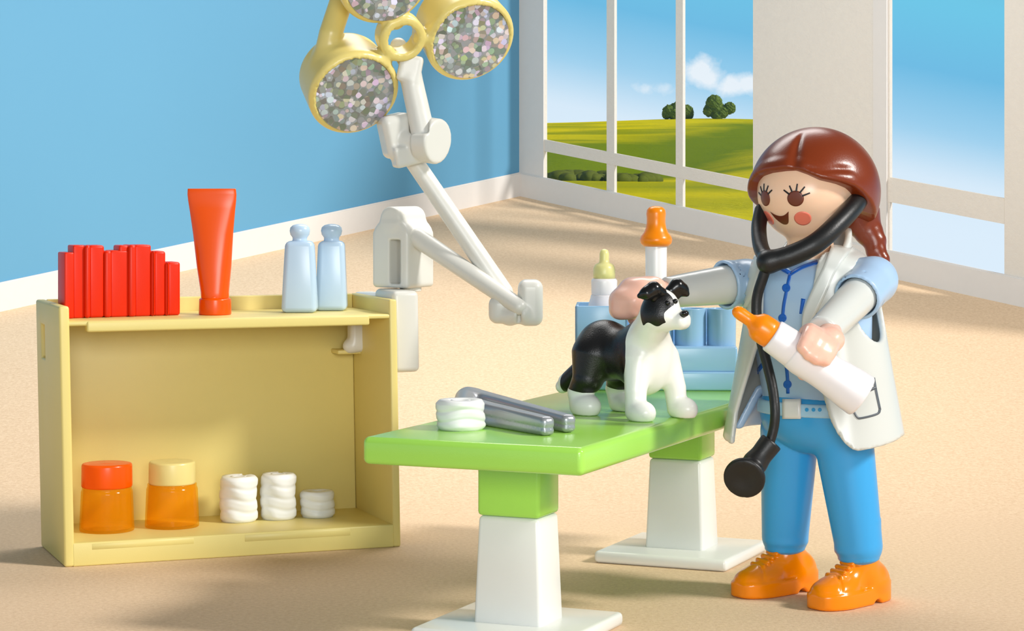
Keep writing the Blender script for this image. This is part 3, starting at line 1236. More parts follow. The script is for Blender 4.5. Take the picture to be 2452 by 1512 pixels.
def f_head(p):
    d = None
    for c in LC:
        cup = S_cyl(p, c - ln * 0.20 + np.array([-0.01, 0, 0.03]), c, 0.176, 0.189, 0.03)
        rec = S_cyl(p, c - ln * 0.014, c + ln * 0.1, LR, None, 0.002)
        cup = np.maximum(cup, -rec)
        d = cup if d is None else np.minimum(d, cup)
    ring = np.maximum(S_cyl(p, lp0 - ln * 0.09, lp0 + ln * 0.002, 0.096, None, 0.012), -S_cyl(p, lp0 - ln * 0.2, lp0 + ln * 0.2, 0.062, None, 0.002))
    bars = None
    for c in LC:
        u = (c - lp0) / np.linalg.norm(c - lp0)
        L_ = np.linalg.norm(c - lp0)
        b = S_cap(p, lp0 + u * 0.088 - ln * 0.035, lp0 + u * (L_ - 0.182) - ln * 0.04, 0.036, 0.040)
        bars = b if bars is None else np.minimum(bars, b)
    hd = S_tube(p, [P(772, 165, 9.17), P(792, 80, 9.16), P(815, 10, 9.20), P(860, -60, 9.24)], [0.046, 0.047, 0.047, 0.046])
    fr = su(np.minimum(ring, bars), hd, 0.01)
    for c in LC:
        fr = np.maximum(fr, -S_cyl(p, c - ln * 0.02, c + ln * 0.2, LR + 0.004, None, 0.002))
        fr = np.maximum(fr, -S_cyl(p, c - ln * 0.02, c + ln * 0.002 + ln * 0.2, LR + 0.004, None, 0.002))
    d = su(d, fr, 0.02)
    for c in LC:
        d = np.maximum(d, -S_cyl(p, c - ln * 0.014, c + ln * 0.2, LR, None, 0.002))
    return d


lo = np.min(LC, 0) - 0.27; hi = np.max(LC, 0) + 0.27
lamp_head = lamp.part('lamp_head', sdf_mesh(f_head, lo, hi, 0.010), M_lampyel, label='yellow three ring lamp head')
for c in LC:
    lamp.part('lens', lathe(arc_prof([(0, -0.022), (LR - 0.001, -0.022), (LR - 0.001, -0.006), (LR * 0.6, -0.003), (0, -0.002)], 0.004), c, ln, n=64), M_glitter, lamp_head, label='glittering silver lens')

# ================================================================== TREATMENT TABLE
tx, ty, ta, W, L, ZT, TT = 0.3405, 8.1832, -0.409, 0.7499, 2.3671, 0.6615, 0.0874
RT = rot2(ta)


def T(v):
    v = np.atleast_2d(np.asarray(v, float))
    xy = v[:, :2] @ RT.T
    return np.stack([tx + xy[:, 0], ty + xy[:, 1], v[:, 2]], 1)


tb = Thing('treatment_table', 'bright green treatment table on two white pedestal legs', 'table', [tx, ty, 0])
tb.part('tabletop', rbox(-W / 2, W / 2, -L / 2, L / 2, ZT - TT, ZT, 0.020, 4, T), M_green)
for s in (-1, 1):
    y0 = s * 0.803
    bw, bdp, zb_ = 0.2174, 0.1747, 0.3883
    leg = tb.part('leg', join(
        rbox(-bw / 2 * 0.97, bw / 2 * 0.97, y0 - bdp / 2 * 0.97, y0 + bdp / 2 * 0.97, 0.03, zb_, 0.014, 3, T,
             lambda co, y0=y0: (co.x * (1 + 0.13 * (0.39 - co.z) / 0.36), y0 + (co.y - y0) * (1 + 0.13 * (0.39 - co.z) / 0.36), co.z)),
        rbox(-0.2666, 0.2666, y0 - 0.2605, y0 + 0.2605, 0.0, 0.046, 0.016, 3, T)), M_white, label='white pedestal leg')
    tb.part('collar', rbox(-bw / 2, bw / 2, y0 - bdp / 2, y0 + bdp / 2, zb_, ZT - TT + 0.004, 0.014, 3, T), M_green, leg)

bandage(1103, 1036, 121, 71, ZT, 3, 'short white bandage roll on the green table beside the grey tweezers', None, 11, 0, 7.40)


def row_d(py, z=ZT):
    return F * (H - z) / (py - YH)


# grey tweezers lying flat
tw0 = P(1118, 1003, row_d(1003))
tw = Thing('tweezers', 'grey metallic V shaped tweezers lying on the green table', 'tweezers', [tw0[0], tw0[1], ZT])
g1a = P(1316, 1045, row_d(1045)); g1b = P(1125, 1010, row_d(1010) - 0.0)
g2a = P(1366, 1038, row_d(1038)); g2b = P(1130, 985, row_d(985))
for q in (g1a, g2a):
    q[2] = ZT + 0.030
for q in (g1b, g2b):
    q[2] = ZT + 0.036


def bar(p, a, b, ha, hb, wa, wb):
    """rounded square bar from a to b"""
    ab = b - a
    L_ = np.linalg.norm(ab[:2])
    u = np.array([ab[0], ab[1], 0]) / L_
    v = np.array([-u[1], u[0], 0])
    q = p - a
    s = q @ u; t_ = q @ v
    k = np.clip(s / L_, 0, 1)
    hz_ = ha + (hb - ha) * k; hw_ = wa + (wb - wa) * k
    zc = a[2] + (b[2] - a[2]) * k
    r = 0.016
    x = np.abs(s - L_ / 2) - L_ / 2 + r
    y = np.abs(t_) - hw_ + r
    z = np.abs(p[:, 2] - zc) - hz_ + r
    m = np.stack([x, y, z], 1)
    d = np.linalg.norm(np.maximum(m, 0), axis=1) + np.minimum(m.max(1), 0) - r
    return d + 0.0035 * np.exp(-((p[:, 2] - zc + 0.004) / 0.0035) ** 2)


def f_tw(p):
    d1 = bar(p, g1a, g1b, 0.030, 0.043, 0.024, 0.032)
    d2 = bar(p, g2a, g2b, 0.028, 0.043, 0.024, 0.032)
    c = (g1b + g2b) / 2
    hub = S_cap(p, np.array([g1b[0] - 0.02, g1b[1], ZT + 0.035]), np.array([g2b[0] - 0.02, g2b[1], ZT + 0.042]), 0.04)
    d = su(np.minimum(d1, d2), hub, 0.03)
    return np.maximum(d, ZT + 0.001 - p[:, 2])


ptsw = np.array([g1a, g1b, g2a, g2b])
tw.part('tweezer_arms', sdf_mesh(f_tw, ptsw.min(0) - 0.08, ptsw.max(0) + 0.08, 0.007), M_steel)

# ================================================================== BLUE CADDY on the table with bottle and dropper
cy = 8.78
CA = -0.05
RC = rot2(CA)
cxo = P(1377, 937, cy)


def CD(v):
    v = np.atleast_2d(np.asarray(v, float))
    xy = v[:, :2] @ RC.T
    return np.stack([cxo[0] + xy[:, 0], cy + xy[:, 1], ZT + v[:, 2]], 1)


cad = Thing('caddy', 'sky blue plastic holder with compartments at the back of the green table', 'caddy', CD([0.3, 0.15, 0])[0])
cad.part('base', join(rbox(0.0, 0.62, 0, 0.30, 0, 0.072, 0.008, 3, CD), rbox(0.0, 0.62, 0.012, 0.30, 0.068, 0.168, 0.010, 3, CD)), M_caddy)
hc_ = 0.322


def cup(u0, u1, v0, v1, h):
    t_ = 0.012
    return join(rbox(u0, u0 + t_, v0, v1, 0.15, h, 0.004, 2, CD), rbox(u1 - t_, u1, v0, v1, 0.15, h, 0.004, 2, CD),
                rbox(u0, u1, v0, v0 + t_, 0.15, h, 0.004, 2, CD), rbox(u0, u1, v1 - t_, v1, 0.15, h, 0.004, 2, CD))


cad.part('compartment', cup(0.0, 0.20, 0.01, 0.29, hc_), M_caddy)
for uc, rc in ((0.318, 0.058), (0.442, 0.060), (0.562, 0.056)):
    cc = CD([uc, 0.10, 0])[0]
    hh = 0.31
    cad.part('cup', lathe(arc_prof([(0, 0.15), (rc, 0.15), (rc, hh), (rc - 0.010, hh), (rc - 0.010, 0.168), (0, 0.168)], 0.004), (cc[0], cc[1], ZT), n=36), M_caddy)
cad.part('back_panel', rbox(0.0, 0.62, 0.285, 0.30, 0.15, 0.30, 0.005, 2, CD), M_caddy)

# feeding bottle in the compartment
d_ = 8.90
X = (1447 - CX) * d_ / F
k = d_ / F
zb_ = ZT + 0.169
zz = lambda y: z_at(y, d_)
nb = Thing('feeding_bottle', 'white feeding bottle with cream teat standing in the blue holder', 'bottle', [X, d_, zb_])
nb.part('bottle_body', lathe(arc_prof([(0, zb_), (40 * k, zb_), (40 * k, zz(737)), (33 * k, zz(712)), (32 * k, zz(706)), (0, zz(706))], 0.008), (X, d_, 0), n=40), M_bottle)
nb.part('collar', lathe(arc_prof([(0, zz(707)), (31 * k, zz(707)), (31.5 * k, zz(672)), (28 * k, zz(667)), (0, zz(667))], 0.006), (X, d_, 0), n=40), M_bottle)
nb.part('teat', lathe([(0, zz(668)), (26 * k, zz(668)), (26.5 * k, zz(655)), (26 * k, zz(642)), (22 * k, zz(634)), (13 * k, zz(629)), (11.5 * k, zz(622)), (11.5 * k, zz(608)), (9 * k, zz(600)), (4 * k, zz(597)), (0, zz(596.5))], (X, d_, 0), n=40), M_teatcream)
# dropper
d_ = cy + 0.095
X = (1571 - CX) * d_ / F
k = d_ / F
dp = Thing('dropper', 'white dropper tube with bright orange rubber bulb standing in the blue holder', 'dropper', [X, d_, zb_])
zz = lambda y: z_at(y, d_)
dp.part('tube', lathe(arc_prof([(0, zb_ + 0.004), (24 * k, zb_ + 0.004), (26 * k, zz(588)), (0, zz(588))], 0.004), (X, d_, 0), n=40), M_bottle)
dp.part('bulb', lathe([(0, zz(590)), (30 * k, zz(590)), (37 * k, zz(583)), (39 * k, zz(574)), (36 * k, zz(566)), (29 * k, zz(557)), (24.5 * k, zz(546)), (22.5 * k, zz(534)), (22.5 * k, zz(522)), (23.5 * k, zz(512)), (22 * k, zz(503)), (17 * k, zz(497)), (8 * k, zz(494)), (0, zz(493.5))], (X, d_, 0), n=44), M_teat)

# ================================================================== DOG
DO = np.array([0.403, 7.87])
df = np.array([0.67, -0.742]); df /= np.linalg.norm(df)
dr_ = np.array([0.742, 0.67]); dr_ /= np.linalg.norm(dr_)


def D(f, r, z):
    xy = DO + df * f + dr_ * r
    return np.array([xy[0], xy[1], ZT + z])


MD = np.array([[df[0], df[1], 0], [dr_[0], dr_[1], 0], [0, 0, 1]])
HC = P(1583, 738, 7.68)
hd = np.array([0.85, -0.527, 0]); hd /= np.linalg.norm(hd)
hl = np.array([-hd[1], hd[0], 0])
MHD = np.array([hd, hl, [0, 0, 1]])
NOSE = P(1640, 751, 7.61)


def f_dog(p):
    d = S_cap(p, D(0.07, 0, 0.205), D(-0.11, 0, 0.215), 0.092, 0.090)
    d = su(d, S_ell(p, D(0.075, 0, 0.20), (0.092, 0.092, 0.125), MD), 0.03)
    d = su(d, S_ell(p, D(-0.125, 0, 0.218), (0.092, 0.105, 0.104), MD), 0.03)
    d = su(d, S_cap(p, D(0.085, -0.01, 0.25), HC + [-0.018, 0, -0.03], 0.072, 0.055), 0.05)
    for s, fa in ((-1, 0.132), (1, 0.145)):
        d = su(d, S_tube(p, [D(0.105, s * 0.062, 0.20), D(fa - 0.015, s * 0.088, 0.10), D(fa - 0.01, s * 0.094, 0.03)], [0.052, 0.038, 0.034]), 0.02)
        d = su(d, S_ell(p, D(fa + 0.018, s * 0.095, 0.028), (0.056, 0.042, 0.042), MD), 0.012)
    for s in (-1, 1):
        d = su(d, S_tube(p, [D(-0.115, s * 0.06, 0.20), D(-0.12, s * 0.082, 0.125), D(-0.155, s * 0.092, 0.075), D(-0.145, s * 0.094, 0.03)], [0.078, 0.055, 0.040, 0.036]), 0.022)
        d = su(d, S_ell(p, D(-0.118, s * 0.095, 0.030), (0.060, 0.046, 0.046), MD), 0.012)
    d = su(d, S_tube(p, [D(-0.19, 0, 0.20), D(-0.24, -0.01, 0.14), D(-0.295, -0.015, 0.095), D(-0.315, -0.02, 0.08)], [0.03, 0.032, 0.033, 0.024]), 0.02)
    # head
    d = su(d, S_ell(p, HC, (0.064, 0.060, 0.064), MHD), 0.02)
    d = su(d, S_ell(p, HC + hd * 0.006 - hl * 0.022 + [0, 0, -0.026], (0.052, 0.040, 0.044), MHD), 0.015)
    d = su(d, S_ell(p, HC + hd * 0.006 + hl * 0.022 + [0, 0, -0.026], (0.052, 0.040, 0.044), MHD), 0.015)
    d = su(d, S_box(p, HC + hd * 0.055 + [0, 0, -0.040], (0.048, 0.036, 0.030), 0.026, MHD), 0.022)
    return np.maximum(d, ZT + 0.001 - p[:, 2])


dog = Thing('dog', 'black and white toy dog standing on the green table under the outstretched hand', 'dog', D(0, 0, 0))
v, f = sdf_mesh(f_dog, np.array([DO[0] - 0.36, 7.52, ZT]), np.array([DO[0] + 0.37, 8.2, ZT + 0.50]), 0.0055)
dbody = dog.part('body', (v, f), M_dog)
q = (v - np.array([DO[0], DO[1], ZT])) @ MD.T
fq, rq, zq = q.T
qh = (v - HC) @ MHD.T
hf, hr, hzz = qh.T
body_black = np.minimum(0.085 - fq - 0.55 * np.clip(0.16 - zq, 0, 0.12) + 0.008 * np.sin(zq * 40), zq - 0.083 - 0.18 * np.clip(-0.14 - fq, -0.03, 0.05))
tip = -0.285 - fq
body_black = np.where((fq < -0.215), np.minimum(fq + 0.297, 1), body_black)
hfm = 0.040 + 0.75 * np.clip(hzz + 0.012, 0, 1) + 0.25 * np.clip(-hzz - 0.03, 0, 1)
blaze = 0.0150 + 0.28 * np.clip(0.030 - hzz, 0, 1)
head_black = np.minimum(np.minimum(hfm - hf, np.abs(hr) - blaze), np.minimum(hzz + 0.052 + 0.006 * np.sin(hf * 110), hf + 0.048 + 0.3 * (hzz + 0.03)))
is_head = (np.linalg.norm(qh * [1, 1, 0.9], axis=1) < 0.105) & (zq > 0.31)
mark(dbody, np.where(is_head, head_black, np.where(zq > 0.34, -0.02, body_black)))
for s, e in ((-1, [P(1583, 702, 7.65), P(1565, 693, 7.63), P(1548, 703, 7.62), P(1531, 709, 7.62)]), (1, [P(1606, 697, 7.70), P(1621, 686, 7.71), P(1634, 695, 7.72), P(1645, 705, 7.72)])):
    rr_ = [0.018, 0.024, 0.021, 0.008]

    def f_ear(p, e=e, rr_=rr_, s=s):
        d = S_tube(p, e, rr_, 0.012)
        d = su(d, S_cap(p, e[0], (e[0] * 0.5 + e[2] * 0.5) + [0, 0, -0.018], 0.014, 0.013), 0.012)
        return d
    ee = np.array(e)
    dog.part('ear', sdf_mesh(f_ear, ee.min(0) - 0.05, ee.max(0) + 0.05, 0.004), M_dognose, label='folded black ear')


def f_nose(p):
    return su(S_ell(p, NOSE, (0.013, 0.015, 0.011), MHD), S_ell(p, NOSE - hd * 0.008 + [0, 0, -0.004], (0.012, 0.010, 0.012), MHD), 0.004)


dog.part('nose', sdf_mesh(f_nose, NOSE - 0.03, NOSE + 0.03, 0.0025), M_dognose)
for px, py, d_ in ((1598, 726, 7.62), (1616, 722, 7.63)):
    c = cast(f_dog, [(px, py)], 7.7, 0.4)[0]
    dog.part('eye', lathe([(0, -0.009)] + [(0.009 * math.sin(a), -0.009 * math.cos(a)) for a in np.linspace(0.4, 2.74, 8)] + [(0, 0.009)], c + hd * 0.001, (0, 0, 1), n=18), M_dognose)

# ================================================================== PERSON (toy figure of a vet)
YAW = math.radians(42.5)
PO = np.array([1.086, 8.08, 0.0])
PL = np.array([math.cos(YAW), -math.sin(YAW), 0])        # her left
PF = np.array([-math.sin(YAW), -math.cos(YAW), 0])       # her front
MP = np.array([PL, PF, [0, 0, 1.0]])


def toL(p):
    return (np.atleast_2d(p) - PO) @ MP.T


def toW(q):
    return np.atleast_2d(q) @ MP + PO


def PLc(px, py, d):
    return toL(P(px, py, d))[0]


def world_fn(fn):
    return lambda p: fn(toL(p))


person = Thing('person', 'brown haired toy woman in white coat, blue trousers and orange shoes, reaching for the dog', 'person', PO)


def sculpt(name, fn, lo, hi, h, mat, parent=None, label=None):
    v, f = sdf_mesh(fn, lo, hi, h)
    return person.part(name, (toW(v), f), mat, parent, True, label)


HR = 0.173
HCL = np.array([0.0, 0.08, 0.0])
HCL[2] = PLc(1931, 460, 8.02)[2]
HCL[0] = PLc(1931, 460, 8.02)[0]
SL_, SR_ = PLc(2092, 672, 7.90), PLc(1788, 676, 8.23)
HLh, HRh = PLc(1975, 790, 7.52), PLc(1556, 706, 8.02)

# the feeding bottle in her left hand
bt0, bt1 = P(1766, 747, 7.43), P(2066, 951, 7.43)
bax = (bt1 - bt0) / np.linalg.norm(bt1 - bt0)
btl = np.linalg.norm(bt1 - bt0)
PXB = 7.43 / F
bq0, bq1 = toL(bt0)[0], toL(bt1)[0]
bxl = (bq1 - bq0) / np.linalg.norm(bq1 - bq0)
hgrip = PLc(1932, 859, 7.43)
up_l = np.array([0, 0, 1.0]); up_l = up_l - bxl * (up_l @ bxl); up_l /= np.linalg.norm(up_l)
vw = toL(np.array([0, 0, H]))[0] - hgrip; vw = vw - bxl * (vw @ bxl); vw = vw - up_l * (vw @ up_l); vw /= np.linalg.norm(vw)


def f_handL(q):
    d = None
    for k, off in enumerate((-0.040, -0.014, 0.013, 0.038)):
        R = 0.080 + (0.003 if k in (1, 2) else 0)
        pts = []
        a1 = (0.30, 0.20, 0.22, 0.36)[k]
        for a in np.linspace(2.1, a1, 7):
            pts.append(hgrip + bxl * off + up_l * R * math.sin(a) + vw * R * math.cos(a))
        c = S_tube(q, pts, [0.027, 0.027, 0.027, 0.027, 0.026, 0.025, 0.023])
        d = c if d is None else su(d, c, 0.010)
    pts = [hgrip + bxl * 0.03 + up_l * 0.085 * math.sin(a) + vw * 0.085 * math.cos(a) for a in np.linspace(2.2, 3.7, 5)]
    d = su(d, S_tube(q, pts, [0.032, 0.031, 0.029, 0.027, 0.024]), 0.012)
    palm = hgrip + up_l * 0.092 - vw * 0.02 + bxl * 0.030
    d = su(d, S_ell(q, palm, (0.050, 0.045, 0.040)), 0.015)
    wr = HLh + (SL_ - HLh) * 0.10
    return su(d, S_cap(q, palm, wr, 0.040, 0.038), 0.015)


fdir = (HRh - SR_) / np.linalg.norm(HRh - SR_)
sdir = np.cross(fdir, [0, 0, 1.0]); sdir /= np.linalg.norm(sdir)


def f_handR(q):
    d = None
    for k, off in enumerate((-0.042, -0.015, 0.013, 0.040)):
        b = HRh + sdir * off
        L_ = (0.118, 0.132, 0.128, 0.108)[k]
        pts = [b + fdir * 0.00 + [0, 0, 0.022], b + fdir * L_ * 0.45 + [0, 0, 0.018], b + fdir * L_ * 0.8 + [0, 0, -0.012], b + fdir * L_ * 0.92 + [0, 0, -0.044]]
        c = S_tube(q, pts, [0.036, 0.037, 0.034, 0.026], 0.02)
        d = c if d is None else su(d, c, 0.030)
    th = [HRh + [0, 0, 0.0], HRh + fdir * 0.025 - sdir * 0.03 + [0, 0, -0.045], HRh + fdir * 0.050 - sdir * 0.02 + [0, 0, -0.078]]
    d = su(d, S_tube(q, th, [0.038, 0.033, 0.026]), 0.014)
    return su(d, S_cap(q, HRh, HRh - fdir * 0.06, 0.042, 0.040), 0.015)


def f_body(q):
    d = S_ell(q, HCL, (HR, HR, HR * 1.0))
    d = su(d, S_cap(q, (0, 0.055, 1.12), (0, 0.065, 1.30), 0.085, 0.078), 0.02)
    d = su(d, S_ell(q, (0, 0.055, 0.98), (0.15, 0.115, 0.215)), 0.04)
    d = su(d, S_ell(q, (0, 0.05, 0.66), (0.14, 0.10, 0.15)), 0.05)
    for S_, H_, fh in ((SL_, HLh, f_handL), (SR_, HRh, f_handR)):
        d = su(d, S_cap(q, S_ * [0.7, 1, 1], S_, 0.045, 0.045), 0.02)
        d = su(d, S_cap(q, S_, H_ + (S_ - H_) * 0.1, 0.045, 0.034), 0.01)
    d = su(d, f_handL(q), 0.012)
    d = su(d, f_handR(q), 0.012)
    for s in (-1, 1):
        d = su(d, S_tube(q, [(s * 0.11, 0.02, 0.58), (s * 0.157, -0.005, 0.14), (s * 0.157, 0.0, 0.07)], [0.07, 0.05, 0.045]), 0.02)
    return d


allp = np.array([SL_, SR_, HLh, HRh, bq0, bq1, HCL - HR, HCL + HR, HRh + fdir * 0.13, [0, 0, 0.03]])
body = sculpt('body', f_body, allp.min(0) - 0.12, allp.max(0) + 0.12, 0.009, M_skin2)
_bv = np.array([v_.co for v_ in body.data.vertices]) + person.loc
_bq = toL(_bv)
mark(body, 0.006 - np.minimum(f_handL(_bq), f_handR(_bq)))

# ---- face prints
fw_head = world_fn(lambda q: S_sph(q, HCL, HR))


def face(name, grid, mat, out=0.0016, label=None):
    return person.part(name, slab(fw_head, grid, 7.9, out, -0.002, 0.4), mat, None, True, label)


def pface(ax_deg, el_deg):
    a, e = math.radians(ax_deg), math.radians(el_deg)
    q = HCL + HR * np.array([math.sin(a) * math.cos(e), math.cos(a) * math.cos(e), math.sin(e)])
    w = toW(q)[0]
    return np.array([CX + F * w[0] / w[1], YH + F * (H - w[2]) / w[1]])


def polar_patch(name, a0, e0, ra, re, mat, n=36, m=6, out=0.0016):
    """print on the head given by bearing and elevation from the face centre (degrees)"""
    V, Fs = [], []
    for off in (out, -0.002):
        for i in range(m):
            r = max(i / (m - 1), 0.03)
            for k in range(n):
                t_ = 2 * math.pi * k / n
                a, e = math.radians(a0 + ra * r * math.cos(t_) / math.cos(math.radians(e0))), math.radians(e0 + re * r * math.sin(t_))
                V.append(HCL + (HR + off) * np.array([math.sin(a) * math.cos(e), math.cos(a) * math.cos(e), math.sin(e)]))
    N = m * n
    for i in range(m - 1):
        for k in range(n):
            k2 = (k + 1) % n
            a, b, c, d = i * n + k, i * n + k2, (i + 1) * n + k2, (i + 1) * n + k
            Fs.append((a, d, c, b)); Fs.append((a + N, b + N, c + N, d + N))
    Fs.append(tuple(range(n)))
    for k in range(n):
        k2 = (k + 1) % n
        a, b = (m - 1) * n + k, (m - 1) * n + k2
        Fs.append((a, a + N, b + N, b))
    return person.part(name, (toW(np.array(V)), Fs), mat)


def strip_ang(pts, w, out=0.0020):
    c = np.array([np.array(pts[0]) + (np.array(pts[1]) - np.array(pts[0])) * k / 5 for k in range(6)]) if len(pts) == 2 else np.array(spline(pts, 8))
    tg = np.gradient(c, axis=0); nr = np.stack([-tg[:, 1], tg[:, 0]], 1); nr /= np.linalg.norm(nr, axis=1)[:, None]
    wv = np.interp(np.linspace(0, 1, len(c)), np.linspace(0, 1, len(w)), w)
    V = []
    for off in (out, -0.001):
        for s in (-0.5, 0.5):
            for p_ in c + nr * wv[:, None] * s:
                a, e = math.radians(p_[0]), math.radians(p_[1])
                V.append(HCL + (HR + off) * np.array([math.sin(a) * math.cos(e), math.cos(a) * math.cos(e), math.sin(e)]))
    n = len(c)
    Fs = []
    for i in range(n - 1):
        Fs.append((i, i + 1, n + i + 1, n + i))
        Fs.append((2 * n + i, 3 * n + i, 3 * n + i + 1, 2 * n + i + 1))
        Fs.append((i, 2 * n + i, 2 * n + i + 1, i + 1))
        Fs.append((n + i, n + i + 1, 3 * n + i + 1, 3 * n + i))
    return toW(np.array(V)), Fs


EA, EE = 22.0, -7.0
for s in (-1, 1):
    polar_patch('eye', s * EA, EE, 9.6, 9.0, M_eye)
    ls = []
    for dx_, dy_ in ((-13, 9), (-6.5, 13.5), (2, 15.5), (10, 12.5), (15.5, 6.0)):
        r = math.hypot(dx_, dy_)
        u, w_ = dx_ / r, dy_ / r
        ls.append(strip_ang([(s * EA + s * u * 8.2, EE + w_ * 8.2), (s * EA + s * u * (r + 1.2), EE + w_ * (r + 1.2))], [1.9, 1.5]))
    person.part('eyelashes', join(*ls), M_lash)
    polar_patch('cheek', s * 29.5, -31.5, 9.8, 9.2, M_blush)
mv = [(-17, -22.5), (-9, -26.5), (-1, -28), (6, -26.5), (12.5, -22)]
mb = [(-17, -22.5), (-10, -33), (-1, -39.5), (8, -37.0), (12.5, -22)]
A_, B_ = np.array(spline(mv, 6)), np.array(spline(mb, 6))
V = []
for off in (0.0016, -0.002):
    for g in np.linspace(0, 1, 5):
        for p_ in A_ + (B_ - A_) * g:
            a, e = math.radians(p_[0]), math.radians(p_[1])
            V.append(HCL + (HR + off) * np.array([math.sin(a) * math.cos(e), math.cos(a) * math.cos(e), math.sin(e)]))
n = len(A_); Fs = []
for i in range(4):
    for k in range(n - 1):
        Fs.append((i * n + k, (i + 1) * n + k, (i + 1) * n + k + 1, i * n + k + 1))
person.part('mouth', (toW(np.array(V)), Fs), M_eye)

# ---- hair
HLA = [-180, -150, -120, -100, -85, -70, -56, -45, -30, -12, 10, 22, 35, 50, 70, 84, 93, 102, 112, 122, 132, 145, 180]
HLE = [-26, -26, -24, -18, -12, -6, 1.5, 11, 18.5, 22.5, 25, 25.5, 21, 14, 9.5, 5, 0, -6, -13, -19, -22, -24, -26]


def hair_ang(q):
    r = np.linalg.norm(q - HCL, axis=1)
    k = np.maximum(r, 1e-6)
    a = np.degrees(np.arctan2(q[:, 0] - HCL[0], q[:, 1] - HCL[1]))
    e = np.degrees(np.arcsin(np.clip((q[:, 2] - HCL[2]) / k, -1, 1)))
    return r, a, e


def f_hair(q):
    r, a, e = hair_ang(q)
    d = S_ell(q, HCL + [0, -0.053, 0.0], (0.226, 0.226, 0.228))
    d = su(d, r - (HR + 0.021), 0.03)
    # parting groove and the lip of the two fringe lobes
    am = (a - 21 + 0.10 * (e - 30))
    d = d + 0.011 * np.exp(-(am / 7.0) ** 2) * sstep(e, 18, 30) * (1 - sstep(e, 55, 85))
    hl = np.interp(a, HLA, HLE)
    lip = e - hl
    d = d - 0.007 * sstep(lip, 18, 6) * (1 - sstep(np.abs(a), 80, 105))
    d = d + 0.007 * np.exp(-((lip - 8 - 0.25 * (a - 50)) / 4.0) ** 2) * sstep(a, 24, 40) * (1 - sstep(a, 70, 92))
    cut = (hl - e) * math.pi / 180 * r
    d = smx(d, cut, 0.014)
    return d * 0.9


sculpt('hair', f_hair, HCL - 0.30, HCL + 0.30, 0.0075, M_hair)
bp = [(2062, 524), (2080, 556), (2094, 578), (2098, 602), (2112, 622), (2124, 645)]
bpts = [PLc(x, y, 8.16 - 0.012 * i) for i, (x, y) in enumerate(bp)]


def f_braid(q):
    d = S_tube(q, bpts, [0.075, 0.050, 0.040, 0.034, 0.026, 0.012], 0.01)
    for i in range(1, 4):
        for s in (-1, 1):
            c = bpts[i] + np.array([s * 0.013, 0, 0.006 * s])
            d = su(d, S_ell(q, c, (0.033 - 0.004 * i, 0.034 - 0.004 * i, 0.022)), 0.008)
    return d


bb = np.array(bpts)
sculpt('braid', f_braid, bb.min(0) - 0.08, bb.max(0) + 0.08, 0.006, M_hair)

# ---- shirt


def f_torso(q, grow=0.0):
    z = q[:, 2]
    a = np.interp(z, [0.60, 0.72, 0.90, 1.05, 1.20], [0.200, 0.192, 0.232, 0.232, 0.190]) + grow
    b = np.interp(z, [0.60, 0.72, 0.90, 1.05, 1.12, 1.20], [0.125, 0.128, 0.140, 0.150, 0.142, 0.115]) + grow
    yc = np.interp(z, [0.6, 1.2], [0.055, 0.055])
    k = np.sqrt((q[:, 0] / a) ** 2 + ((q[:, 1] - yc) / b) ** 2)
    return (k - 1) * np.minimum(a, b) * 0.9


def f_shirt(q):
    z = q[:, 2]
    d = smx(f_torso(q), z - 1.205, 0.09)
    d = smx(d, 0.700 - z, 0.012)
    # V neck
    v = np.abs(q[:, 0]) * 0.75 - (z - 1.142) * 1.0
    d = np.maximum(d, -np.maximum(np.maximum(v * 0.8, 0.03 - q[:, 1]), (f_torso(q, -0.03)) * -1))
    # flared tail at the sides and back
    a = np.interp(z, [0.56, 0.75], [0.30, 0.20]); b = np.interp(z, [0.56, 0.75], [0.235, 0.14])
    k = np.sqrt((q[:, 0] / a) ** 2 + ((q[:, 1] - 0.04) / b) ** 2)
    tail = np.abs((k - 1) * np.minimum(a, b)) - 0.012
    tail = smx(smx(tail, np.maximum(0.585 - z, z - 0.74), 0.01), q[:, 1] - 0.04 - 0.12 * np.clip((np.abs(q[:, 0]) - 0.16) / 0.1, -2, 1), 0.012)
    return su(d, tail, 0.012)


sculpt('shirt', f_shirt, (-0.33, -0.22, 0.56), (0.33, 0.24, 1.24), 0.008, M_shirt)
w_shirt = world_fn(f_shirt)


def sprint(name, grid, mat=M_print, out=0.0022):
    return slab(w_shirt, grid, 7.9, out, -0.002, 0.45)


V0 = (1893, 656)
prints = [sprint('', g_line([(1862, 637), (1877, 647), V0], 9)), sprint('', g_line([V0, (1922, 640), (1958, 628)], 9)),
          sprint('', g_line([(1893, 652), (1887, 680), (1881, 710), (1876, 740), (1874, 790), (1880, 850), (1886, 905), (1887, 943)], 7))]
for x, y, r in ((1883, 690, 9.5), (1874, 762, 9.5), (1879, 838, 9), (1886, 921, 9.5)):
    prints.append(sprint('', g_disc(x, y, r, r + 0.5)))
prints.append(sprint('', g_line([(1801, 907), (1831, 868)], 9)))
prints.append(sprint('', g_line([(1924, 716), (1917, 752)], [10, 5])))
person.part('shirt_print', join(*prints), M_print, label='dark blue placket lines and buttons')

# ---- trousers, belt, shoes


